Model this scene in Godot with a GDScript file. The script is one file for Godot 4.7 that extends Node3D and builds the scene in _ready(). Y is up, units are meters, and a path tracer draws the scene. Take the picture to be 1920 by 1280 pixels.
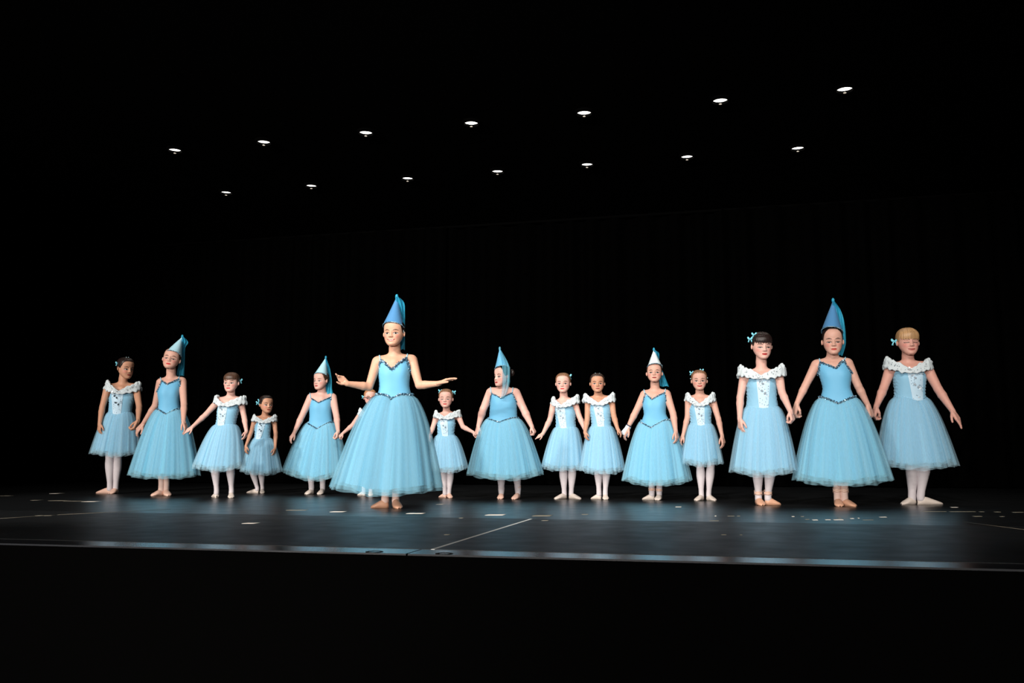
extends Node3D
# Young dancers in blue on a black stage.
# Pixel coordinates are read in the 1920 x 1280 frame; a pixel gives a direction, the stage floor gives the distance.

const FOCAL := 1650.0
const EYE := 0.362                      # camera height above the stage floor
const PITCH := 0.133747                 # atan(222 / 1650)
const YAW := 0.232687                   # atan(391 / 1650): the stage's depth runs to x = 1351
const CEILING := 3.96

var mats := {}
var used := {}
var noise := FastNoiseLite.new()
var hand_shapes := {}

# ------------------------------------------------------------------ mesh builder
class Shape:
	var v := PackedVector3Array()
	var c := PackedColorArray()
	var i := PackedInt32Array()

	func quad_grid(pts: PackedVector3Array, nu: int, nv: int, wrap: bool, col: Color, cols = null) -> void:
		var o := v.size()
		var from := i.size()
		v.append_array(pts)
		if cols != null:
			c.append_array(cols)
		else:
			var cc := PackedColorArray()
			cc.resize(pts.size())
			cc.fill(col)
			c.append_array(cc)
		var last := nu if wrap else nu - 1
		for b in nv - 1:
			for a in last:
				var a2 := (a + 1) % nu
				var p := o + b * nu + a
				var q := o + b * nu + a2
				var r := o + (b + 1) * nu + a2
				var s := o + (b + 1) * nu + a
				i.append(p); i.append(q); i.append(r)
				i.append(p); i.append(r); i.append(s)
		orient(o, from)

	func orient(o: int, from: int) -> void:   # outward faces run clockwise
		var mid := Vector3.ZERO
		for k in range(o, v.size()):
			mid += v[k]
		mid /= maxf(1.0, v.size() - o)
		var sum := 0.0
		var k := from
		while k < i.size():
			var a := v[i[k]]
			sum += (v[i[k + 1]] - a).cross(v[i[k + 2]] - a).dot(a - mid)
			k += 3
		if sum > 0.0:
			k = from
			while k < i.size():
				var t := i[k + 1]
				i[k + 1] = i[k + 2]
				i[k + 2] = t
				k += 3

	func sweep(path: PackedVector3Array, rx: PackedFloat32Array, ry: PackedFloat32Array, n: int, hint: Vector3, col: Color, closed := false, capped := true) -> void:
		# hint: the direction of the cross-section's second half-axis
		var pts := PackedVector3Array()
		var m := path.size()
		var rows := 0
		for k in m:
			var d: Vector3
			if closed:
				d = path[(k + 1) % m] - path[(k + m - 1) % m]
			else:
				d = path[mini(k + 1, m - 1)] - path[maxi(k - 1, 0)]
			d = d.normalized()
			var yy := (hint - d * hint.dot(d))
			if yy.length() < 0.01:
				yy = d.cross(Vector3(0.3, 0.5, 0.8))
			yy = yy.normalized()
			var xx := yy.cross(d)
			if capped and not closed and k == 0:
				for a in n:
					pts.append(path[k])
				rows += 1
			for a in n:
				var t := TAU * a / n
				pts.append(path[k] + xx * cos(t) * rx[k] + yy * sin(t) * ry[k])
			rows += 1
			if capped and not closed and k == m - 1:
				for a in n:
					pts.append(path[k])
				rows += 1
		if closed:
			for a in n:
				pts.append(pts[a])
			rows += 1
		quad_grid(pts, n, rows, true, col)

	func tube(a: Vector3, b: Vector3, ra: float, rb: float, n: int, col: Color) -> void:
		sweep(PackedVector3Array([a, b]), PackedFloat32Array([ra, rb]), PackedFloat32Array([ra, rb]), n, Vector3(0.13, 0.7, 0.7), col)

	func ball(at: Vector3, r: Vector3, nu: int, nv: int, col: Color, b := Basis.IDENTITY) -> void:
		var pts := PackedVector3Array()
		for y in nv:
			var t := PI * y / (nv - 1)
			for x in nu:
				var p := TAU * x / nu
				pts.append(at + b * (Vector3(sin(t) * cos(p), cos(t), sin(t) * sin(p)) * r))
		quad_grid(pts, nu, nv, true, col)

	func box(lo: Vector3, hi: Vector3, col: Color) -> void:
		var o := v.size()
		var from := i.size()
		var m := (lo + hi) / 2.0
		var h := (hi - lo) / 2.0
		for f in [[Vector3.RIGHT, Vector3.UP], [Vector3.UP, Vector3.BACK], [Vector3.BACK, Vector3.RIGHT]]:
			var n: Vector3 = f[0].cross(f[1])
			for s in [1.0, -1.0]:
				var b := v.size()
				for q in [[-1, -1], [1, -1], [1, 1], [-1, 1]]:
					v.append(m + (n * s + f[0] * q[0] + f[1] * q[1]) * h)
					c.append(col)
				for t in ([0, 2, 1, 0, 3, 2] if s > 0 else [0, 1, 2, 0, 2, 3]):
					i.append(b + t)

	func disc(at: Vector3, n: Vector3, r: float, seg: int, col: Color) -> void:
		var o := v.size()
		var x := n.cross(Vector3(0.31, 0.9, 0.3)).normalized()
		var y := n.cross(x).normalized()
		for k in seg:
			var t := TAU * k / seg
			v.append(at + (x * cos(t) + y * sin(t)) * r)
			c.append(col)
		for k in range(1, seg - 1):
			i.append(o); i.append(o + k + 1); i.append(o + k)

	func append(s: Shape, t: Transform3D, col: Color) -> void:
		var o := v.size()
		var flip := t.basis.determinant() < 0.0
		for p in s.v:
			v.append(t * p)
			c.append(col)
		var k := 0
		while k < s.i.size():
			i.append(o + s.i[k])
			i.append(o + s.i[k + (2 if flip else 1)])
			i.append(o + s.i[k + (1 if flip else 2)])
			k += 3

	func nets(bones: Array, cell: float, col: Color) -> void:
		# bones: [from, to, radius at from, radius at to, smoothing]; the joined field meshed as surface nets
		var lo := Vector3(1e9, 1e9, 1e9)
		var hi := -lo
		for b in bones:
			var r: float = maxf(b[2], b[3]) + b[4] + cell * 2.0
			var rr := Vector3(r, r, r)
			lo = lo.min((b[0] as Vector3).min(b[1]) - rr)
			hi = hi.max((b[0] as Vector3).max(b[1]) + rr)
		var nx := int((hi.x - lo.x) / cell) + 2
		var ny := int((hi.y - lo.y) / cell) + 2
		var nz := int((hi.z - lo.z) / cell) + 2
		var nxy := nx * ny
		var f := PackedFloat32Array()
		f.resize(nxy * nz)
		f.fill(1.0)
		for b in bones:
			var a: Vector3 = b[0]
			var e: Vector3 = b[1]
			var ra: float = b[2]
			var rb: float = b[3]
			var k: float = b[4]
			var pad: float = maxf(ra, rb) + k + cell * 1.5
			var l := (a.min(e) - Vector3(pad, pad, pad) - lo) / cell
			var h := (a.max(e) + Vector3(pad, pad, pad) - lo) / cell
			var ba := e - a
			var l2 := maxf(ba.length_squared(), 1e-9)
			for z in range(maxi(0, int(l.z)), mini(nz, int(h.z) + 2)):
				for y in range(maxi(0, int(l.y)), mini(ny, int(h.y) + 2)):
					var id := z * nxy + y * nx + maxi(0, int(l.x))
					for x in range(maxi(0, int(l.x)), mini(nx, int(h.x) + 2)):
						var pa := Vector3(lo.x + x * cell, lo.y + y * cell, lo.z + z * cell) - a
						var t := clampf(pa.dot(ba) / l2, 0.0, 1.0)
						var d := (pa - ba * t).length() - ra - (rb - ra) * t
						var o := f[id]
						if o > 0.99:
							f[id] = d
						else:
							var g := maxf(k - absf(o - d), 0.0)
							f[id] = minf(o, d) - g * g / k * 0.25
						id += 1
		var vid := PackedInt32Array()
		vid.resize(nxy * nz)
		vid.fill(-1)
		var first := v.size()
		var lim := cell * 2.5
		var off := [0, 1, nx, nx + 1, nxy, nxy + 1, nxy + nx, nxy + nx + 1]
		var edges := [[0, 1], [2, 3], [4, 5], [6, 7], [0, 2], [1, 3], [4, 6], [5, 7], [0, 4], [1, 5], [2, 6], [3, 7]]
		var corner := [Vector3(0, 0, 0), Vector3(1, 0, 0), Vector3(0, 1, 0), Vector3(1, 1, 0), Vector3(0, 0, 1), Vector3(1, 0, 1), Vector3(0, 1, 1), Vector3(1, 1, 1)]
		for z in nz - 1:
			for y in ny - 1:
				var id := z * nxy + y * nx - 1
				for x in nx - 1:
					id += 1
					var f0 := f[id]
					if f0 > lim or f0 < -lim:
						continue
					var neg := 0
					for q in 8:
						if f[id + off[q]] < 0.0:
							neg += 1
					if neg == 0 or neg == 8:
						continue
					var sum := Vector3.ZERO
					var n := 0
					for ed in edges:
						var fa := f[id + off[ed[0]]]
						var fb := f[id + off[ed[1]]]
						if (fa < 0.0) != (fb < 0.0):
							sum += (corner[ed[0]] as Vector3).lerp(corner[ed[1]], fa / (fa - fb))
							n += 1
					vid[id] = v.size()
					v.append(lo + (Vector3(x, y, z) + sum / n) * cell)
					c.append(col)
		var steps := [1, nx, nxy]
		for z in range(1, nz - 1):
			for y in range(1, ny - 1):
				var id := z * nxy + y * nx
				for x in range(1, nx - 1):
					var f0 := f[id + x]
					if f0 > lim or f0 < -lim:
						continue
					for ax in 3:
						var f1 := f[id + x + steps[ax]]
						if (f0 < 0.0) == (f1 < 0.0):
							continue
						var u: int = steps[(ax + 1) % 3]
						var w: int = steps[(ax + 2) % 3]
						var q0 := vid[id + x - u - w]
						var q1 := vid[id + x - w]
						var q2 := vid[id + x]
						var q3 := vid[id + x - u]
						if q0 < 0 or q1 < 0 or q2 < 0 or q3 < 0:
							continue
						if f0 > 0.0:
							i.append_array([q0, q1, q2, q0, q2, q3])
						else:
							i.append_array([q0, q2, q1, q0, q3, q2])

	var flat := false

	func made() -> ArrayMesh:
		var a := []
		a.resize(Mesh.ARRAY_MAX)
		if flat:                                                 # sharp edges: every face keeps its own normal
			var vv := PackedVector3Array()
			var nn := PackedVector3Array()
			var k := 0
			while k < i.size():
				var n := (v[i[k + 2]] - v[i[k]]).cross(v[i[k + 1]] - v[i[k]]).normalized()
				for q in 3:
					vv.append(v[i[k + q]])
					nn.append(n)
				k += 3
			a[Mesh.ARRAY_VERTEX] = vv
			a[Mesh.ARRAY_NORMAL] = nn
			var m := ArrayMesh.new()
			m.add_surface_from_arrays(Mesh.PRIMITIVE_TRIANGLES, a)
			return m
		a[Mesh.ARRAY_VERTEX] = v
		a[Mesh.ARRAY_COLOR] = c
		a[Mesh.ARRAY_INDEX] = i
		var st := SurfaceTool.new()
		st.create_from_arrays(a)
		st.generate_normals()
		return st.commit()

# ------------------------------------------------------------------ helpers
func numbered(called: String) -> String:
	var n: int = used.get(called, 0)
	used[called] = n + 1
	return called if n == 0 else "%s_%03d" % [called, n]

func put(called: String, s: Shape, m: Material, parent: Node3D = null) -> MeshInstance3D:
	var o := MeshInstance3D.new()
	o.name = called if parent else numbered(called)
	o.mesh = s.made()
	o.mesh.surface_set_material(0, m)
	(parent if parent else self).add_child(o, true)
	return o

func thing(called: String, label: String, category: String, at: Vector3, turn := 0.0, group := "") -> Node3D:
	var o := Node3D.new()
	o.name = numbered(called)
	add_child(o)
	o.position = at
	o.rotation.y = turn
	tag(o, label, category, group)
	return o

func tag(o: Node, label: String, category: String, group := "") -> void:
	o.set_meta("label", label)
	o.set_meta("category", category)
	if group:
		o.set_meta("group", group)

func structure(called: String, s: Shape, m: Material, label := "") -> MeshInstance3D:
	var o := put(called, s, m)
	o.set_meta("kind", "structure")
	if label:
		o.set_meta("label", label)
	return o

func cell_of(px: float, py: float) -> Vector2:       # (rise, run) of a pixel's ray in the upright, turned frame
	var b := (640.0 - py) / FOCAL
	return Vector2(b * cos(PITCH) + sin(PITCH), cos(PITCH) - b * sin(PITCH))

func plane_at(px: float, py: float, depth: float) -> Vector3:   # turned frame: x to the side, y up, depth given
	var q := cell_of(px, py)
	return Vector3((px - 960.0) / FOCAL * depth / q.y, EYE + q.x * depth / q.y, -depth)

func depth_on(height: float, px: float, py: float) -> float:
	var q := cell_of(px, py)
	return (height - EYE) * q.y / q.x

func at_height(height: float, px: float, py: float) -> Vector3:   # world point at that height under a pixel
	return Basis(Vector3.UP, YAW) * plane_at(px, py, depth_on(height, px, py))

func lin(r: float, g: float, b: float) -> Color:      # sRGB 0-255 to linear, for vertex colours
	return Color(r / 255.0, g / 255.0, b / 255.0).srgb_to_linear()

func material(called: String, col: Color, rough: float, opt := {}) -> StandardMaterial3D:
	var m := StandardMaterial3D.new()
	m.resource_name = called
	m.albedo_color = col
	m.roughness = rough
	m.cull_mode = BaseMaterial3D.CULL_DISABLED
	for k in opt:
		m.set(k, opt[k])
	mats[called] = m
	return m

func smooth_table(t: Array, x: float, col: int) -> float:
	var n := t.size()
	if x <= t[0][0]:
		return t[0][col]
	if x >= t[n - 1][0]:
		return t[n - 1][col]
	var k := 0
	while t[k + 1][0] < x:
		k += 1
	var w: float = (x - t[k][0]) / (t[k + 1][0] - t[k][0])
	var p0: float = t[maxi(k - 1, 0)][col]
	var p1: float = t[k][col]
	var p2: float = t[k + 1][col]
	var p3: float = t[mini(k + 2, n - 1)][col]
	var v := cubic_interpolate(p1, p2, p0, p3, w)
	return clampf(v, minf(p1, p2) - absf(p2 - p1) * 0.15, maxf(p1, p2) + absf(p2 - p1) * 0.15)

# ------------------------------------------------------------------ heads (unit: chin to crown = 1; +z is where the face looks)
const SKULL := [
	[-0.50, 0.06, 0.29, 0.15], [-0.485, 0.12, 0.325, 0.10], [-0.46, 0.150, 0.35, 0.04], [-0.42, 0.196, 0.36, -0.02], [-0.35, 0.250, 0.36, -0.10],
	[-0.25, 0.300, 0.36, -0.20], [-0.15, 0.325, 0.365, -0.29], [-0.05, 0.345, 0.365, -0.37], [0.05, 0.355, 0.365, -0.42], [0.15, 0.36, 0.38, -0.44],
	[0.25, 0.352, 0.375, -0.435], [0.33, 0.325, 0.34, -0.405], [0.40, 0.27, 0.275, -0.345], [0.455, 0.19, 0.18, -0.25], [0.485, 0.11, 0.09, -0.16], [0.50, 0.01, -0.02, -0.05]]

func bell(x: float, s: float) -> float:
	return exp(-x * x / (s * s))

func skull_at(y: float, phi: float, grow := 0.0) -> Vector3:
	var w := smooth_table(SKULL, y, 1) + grow
	var f := smooth_table(SKULL, y, 2) + grow
	var b := smooth_table(SKULL, y, 3) - grow
	var s := sin(phi)
	var z := (f + b) / 2.0 + (f - b) / 2.0 * signf(s) * pow(absf(s), 0.85 if s > 0.0 else 1.0)
	return Vector3(w * cos(phi), y, z)

func add_head(mb: Shape, t: Transform3D, skin: Color, o: Dictionary) -> void:
	var nu := 104
	var nv := 92
	var pts := PackedVector3Array()
	var cols := PackedColorArray()
	var smile: float = o.get("smile", 0.0)
	var shut: float = o.get("shut", 0.0)
	var gaze: float = o.get("gaze", 0.0)
	var lip: Color = o.get("lip", lin(190, 45, 50))
	var brow: Color = o.get("brow", lin(70, 48, 38))
	var blush := lin(206, 112, 108)              # rouge
	var phis := PackedFloat32Array()
	for a in nu:
		var s := TAU * a / nu
		phis.append(s + 0.6 * cos(s))
	for b in nv:
		var y := -0.5 + 1.0 * b / (nv - 1)
		var w := smooth_table(SKULL, y, 1)
		var f := smooth_table(SKULL, y, 2)
		var bk := smooth_table(SKULL, y, 3)
		for a in nu:
			var s := sin(phis[a])
			var p := Vector3(w * cos(phis[a]), y, (f + bk) / 2.0 + (f - bk) / 2.0 * signf(s) * pow(absf(s), 0.85 if s > 0.0 else 1.0))
			var col := skin
			if s > 0.15:
				var x := p.x
				var ax := absf(x)
				var ey := y + 0.058
				var dz := 0.0
				dz -= 0.040 * bell(ax - 0.155, 0.085) * bell(ey - 0.01, 0.06)
				dz += 0.026 * bell(ax - 0.155, 0.052) * bell(ey, 0.036)
				dz += 0.010 * bell(ax - 0.15, 0.10) * bell(y - 0.055, 0.035)
				var nose := clampf((0.02 - y) / 0.19, 0.0, 1.0)
				if y < 0.06 and y > -0.26:
					dz += (0.02 + 0.055 * nose) * bell(x, 0.032 + 0.03 * nose) * (1.0 if y > -0.17 else bell(y + 0.17, 0.028))
					dz += 0.022 * bell(ax - 0.055, 0.024) * bell(y + 0.175, 0.025)
				dz += 0.022 * bell(x, 0.11) * (bell(y + 0.285, 0.022) + bell(y + 0.328, 0.024)) * 0.8
				dz -= 0.010 * bell(y + 0.305, 0.010) * bell(x, 0.09)
				dz += 0.022 * bell(x, 0.09) * bell(y + 0.435, 0.05)
				dz += (0.014 + 0.012 * smile) * bell(ax - 0.19, 0.085) * bell(y + 0.18, 0.085)
				dz -= 0.008 * bell(ax - 0.13, 0.02) * bell(y + 0.30, 0.03)
				p.z += dz
				# paint: blush and lipstick of stage make-up, brows, lashes, eyes
				col = col.lerp(blush, 0.5 * bell(ax - 0.21, 0.08) * bell(y + 0.16, 0.08))
				var ly := y + 0.305 - smile * 0.9 * x * x * 2.2
				var lw := 0.102 + 0.045 * smile
				if ax < lw:
					var r := 1.0 - (x / lw) * (x / lw)
					var top := 0.030 * sqrt(r) * (1.0 - 0.25 * bell(x, 0.018))
					var low := -0.036 * sqrt(r)
					if ly < top and ly > low:
						col = lip
						if absf(ly) < 0.006:
							col = lin(96, 24, 26)
						if smile > 0.8 and absf(ly) < 0.010 and ax < 0.088:
							col = lin(214, 196, 190)
				var ex := (ax - 0.155) / 0.086
				if absf(ex) < 1.0:
					var lid := sqrt(1.0 - ex * ex)
					var open := (0.031 * (1.0 - shut)) * lid
					if ey < open and ey > -0.028 * lid:
						if shut < 0.8:
							col = lin(205, 198, 195)
							var ix := (x - signf(x) * 0.155 - gaze * 0.03)
							if ix * ix + (ey - 0.002) * (ey - 0.002) < 0.034 * 0.034:
								col = lin(30, 20, 16)
					if absf(ey - open) < 0.012:
						col = lin(24, 16, 14)
					elif absf(ey + 0.028 * lid) < 0.006:
						col = col.lerp(lin(50, 34, 30), 0.6)
				var bx := (ax - 0.155) / 0.095
				if absf(bx) < 1.0:
					var by := 0.072 - 0.028 * bx * bx + 0.006 * bx
					if absf(y - by) < 0.0175 * (1.0 - 0.5 * absf(bx)):
						col = brow
			pts.append(t * p)
			cols.append(col)
	mb.quad_grid(pts, nu, nv, true, skin, cols)
	for s in [-1.0, 1.0]:
		var e := Basis(Vector3.UP, s * 0.5) * Basis(Vector3.RIGHT, -0.15)
		mb.ball(t * Vector3(s * 0.368, -0.045, -0.03), Vector3.ONE, 12, 9, skin, t.basis * e * Basis.from_scale(Vector3(0.032, 0.098, 0.062)))
		mb.ball(t * Vector3(s * 0.385, -0.03, -0.005), Vector3.ONE, 10, 7, skin, t.basis * e * Basis.from_scale(Vector3(0.022, 0.06, 0.03)))

const HAIRLINE := [[0.0, 0.335], [35.0, 0.325], [55.0, 0.25], [66.0, 0.08], [78.0, -0.02], [94.0, 0.04], [108.0, -0.10], [125.0, -0.22], [150.0, -0.30], [180.0, -0.32]]

func add_hair(p: Node3D, t: Transform3D, o: Dictionary) -> MeshInstance3D:
	var mb := Shape.new()
	var base: Color = o.hair
	var nu := 96
	var nv := 22
	var pts := PackedVector3Array()
	var cols := PackedColorArray()
	var rng := RandomNumberGenerator.new()
	rng.seed = 11 + int(base.r * 1e5)
	var streak := []
	for a in nu:
		streak.append(rng.randf_range(0.72, 1.3))
	for b in nv:
		var q := float(b) / (nv - 1)
		for a in nu:
			var phi := TAU * a / nu
			var al := absf(rad_to_deg(wrapf(phi - PI / 2.0, -PI, PI)))
			var h := smooth_table(HAIRLINE, al, 1) + (0.09 * smoothstep(62.0, 25.0, al) if o.has("hat") else 0.0) + (0.012 * sin(a * 2.3) if al < 75.0 else 0.0)
			var y := lerpf(h, 0.4999, pow(q, 1.1))
			var g: float = (0.006 if o.has("hat") and y > 0.05 else 0.024) * smoothstep(0.0, 0.25, q) + 0.004 + 0.004 * sin(a * 1.9)
			var pt := skull_at(y, phi, g)
			pt.y += g * smoothstep(0.25, 0.5, y)
			pts.append(t * pt)
			cols.append(base * streak[a])
	mb.quad_grid(pts, nu, nv, true, base, cols)
	var bun: float = o.get("bun", 0.13)
	if bun > 0.0:
		var bc: Vector3 = o.get("bun_at", Vector3(0, 0.27, -0.50))
		var k := pts.size()
		var bp := PackedVector3Array()
		var bcols := PackedColorArray()
		for y in 14:
			var th := PI * y / 13.0
			for x in 24:
				var ph := TAU * x / 24.0
				var r := bun * (1.0 + 0.06 * sin(ph * 5.0 + th * 4.0))
				bp.append(t * (bc + Vector3(sin(th) * cos(ph), sin(th) * sin(ph), cos(th) * 0.75) * r))
				bcols.append(base * streak[(x * 3 + y * 5) % nu])
		mb.quad_grid(bp, 24, 14, true, base, bcols)
	if o.get("fringe", false):
		var fu := 64
		var fv := 10
		var fp := PackedVector3Array()
		var fc := PackedColorArray()
		for b in fv:
			var q := float(b) / (fv - 1)
			for a in fu:
				var al := lerpf(-58.0, 58.0, float(a) / (fu - 1))
				var phi := deg_to_rad(90.0 + al)
				var low: float = o.get("fringe_low", 0.11) + 0.02 * (al / 58.0) * (al / 58.0) + 0.022 * sin(a * 1.7) + 0.016 * sin(a * 0.83) + 0.012 * sin(a * 2.6)
				var y := lerpf(0.465, low, q)
				var g := 0.030 + 0.012 * sin(q * PI) + 0.006 * sin(a * 2.1) - 0.014 * q
				fp.append(t * skull_at(y, phi, g))
				fc.append(base * rng.randf_range(0.75, 1.3) if b == 0 else base * streak[(a * 2) % nu])
		mb.quad_grid(fp, fu, fv, false, base, fc)
	var hair := put("hair", mb, mats.hair, p)
	for q in o.get("bows", []):
		var at: Vector3 = t * (q as Vector3)
		var s: float = t.basis.y.length() * 0.85 * o.get("bow_size", 1.0)
		var bow := Shape.new()
		for sx in [-1.0, 1.0]:
			var loop := PackedVector3Array()
			for row in 5:
				var w := [0.012, 0.045, 0.065, 0.06, 0.02][row] as float
				for c in 8:
					var ang := TAU * c / 8.0
					loop.append(at + Vector3(sx * (0.012 + row * 0.034) * 0.8, cos(ang) * w + row * 0.012, sin(ang) * w * 0.35 + 0.02) * s)
			bow.quad_grid(loop, 8, 5, true, Color.WHITE)
			bow.sweep(PackedVector3Array([at, at + Vector3(sx * 0.05, -0.07, 0.02) * s, at + Vector3(sx * 0.075, -0.15, 0.01) * s]), PackedFloat32Array([0.01 * s, 0.024 * s, 0.034 * s]), PackedFloat32Array([0.004 * s, 0.005 * s, 0.004 * s]), 6, Vector3.BACK, Color.WHITE)
		bow.ball(at + Vector3(0, 0, 0.02) * s, Vector3(0.022, 0.028, 0.022) * s, 8, 6, Color.WHITE)
		put("hair_bow", bow, mats.bow, hair)
	for q in o.get("clips", []):
		var cs := Shape.new()
		cs.ball(t * (q as Vector3), Vector3.ONE * 0.028 * t.basis.y.length(), 8, 6, Color.WHITE)
		put("hair_clip", cs, mats.clip, hair)
	return hair

# ------------------------------------------------------------------ hands (unit: wrist to middle fingertip = 1; fingers +y, palm +z, thumb +x)
func hand_shape(pose: String) -> Shape:
	if hand_shapes.has(pose):
		return hand_shapes[pose]
	var curl: Array = {"open": [6.0, 10.0, 8.0], "spread": [8.0, 14.0, 10.0], "soft": [22.0, 26.0, 20.0], "grip": [48.0, 52.0, 30.0]}[pose]
	var spread: float = {"open": 14.0, "spread": 17.0, "soft": 3.0, "grip": 1.0}[pose]
	var bones := []
	var kx := [0.165, 0.058, -0.052, -0.150]
	var ky := [0.50, 0.53, 0.51, 0.46]
	var ln := [0.42, 0.47, 0.43, 0.34]
	for n in 4:
		var kn := Vector3(kx[n], ky[n], 0.0)
		bones.append([Vector3(kx[n] * 0.55, -0.02, 0.0), kn, 0.088, 0.074, 0.05])
		var ang := 0.0
		var at := kn
		var side := deg_to_rad(-(1.5 - n) * -spread)
		for j in 3:
			ang += deg_to_rad(curl[j] * (1.0 + 0.13 * n - (0.2 if pose == "open" else 0.0)))
			var d := Vector3(sin(side) * -1.0, cos(ang), sin(ang)).normalized()
			var to: Vector3 = at + d * ln[n] * [0.45, 0.30, 0.25][j]
			bones.append([at, to, 0.064 - 0.007 * j, 0.060 - 0.008 * j, 0.012])
			at = to
	var th := [Vector3(0.10, 0.10, 0.03), Vector3(0.25, 0.27, 0.09), Vector3(0.31, 0.43, 0.14), Vector3(0.32, 0.56, 0.18)]
	if pose == "grip":
		th = [Vector3(0.10, 0.10, 0.04), Vector3(0.23, 0.27, 0.14), Vector3(0.21, 0.42, 0.22), Vector3(0.15, 0.52, 0.27)]
	for j in 3:
		bones.append([th[j], th[j + 1], [0.085, 0.066, 0.060][j], [0.066, 0.060, 0.047][j], 0.04 if j == 0 else 0.012])
	var s := Shape.new()
	s.nets(bones, 0.023, Color.WHITE)
	hand_shapes[pose] = s
	return s

func tri_pyramid(mb: Shape, at: Vector3, n: Vector3, x: Vector3, r: float, col: Color) -> void:
	# a small faceted sequin
	var y := n.cross(x)
	var o := mb.v.size()
	for k in 4:
		var t := TAU * k / 4.0
		mb.v.append(at + (x * cos(t) + y * sin(t)) * r)
		mb.c.append(col)
	mb.i.append_array([o, o + 2, o + 1, o, o + 3, o + 2])

func sequins_along(mb: Shape, path: PackedVector3Array, width: float, size: float, seed_: int) -> void:
	var rng := RandomNumberGenerator.new()
	rng.seed = seed_
	var shades := [lin(48, 84, 108), lin(70, 112, 138), lin(34, 60, 84), lin(130, 170, 190), lin(225, 235, 240)]
	for k in path.size() - 1:
		var a := path[k]
		var b := path[k + 1]
		var n := int(ceil(a.distance_to(b) / (size * 0.42)))
		for q in n:
			var at := a.lerp(b, (q + rng.randf()) / n)
			for w in 2:
				var d := Vector3(rng.randf_range(-1, 1), rng.randf_range(-1, 1), rng.randf_range(-0.4, 1)) * width
				var nn := Vector3(rng.randf_range(-0.8, 0.8), rng.randf_range(-0.7, 0.7), 1.0).normalized()
				tri_pyramid(mb, at + d, nn, nn.cross(Vector3(0.2, 1, 0.1)).normalized(), size * rng.randf_range(0.5, 0.85), shades[mini(4, int(rng.randf() * 4.35))])

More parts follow.
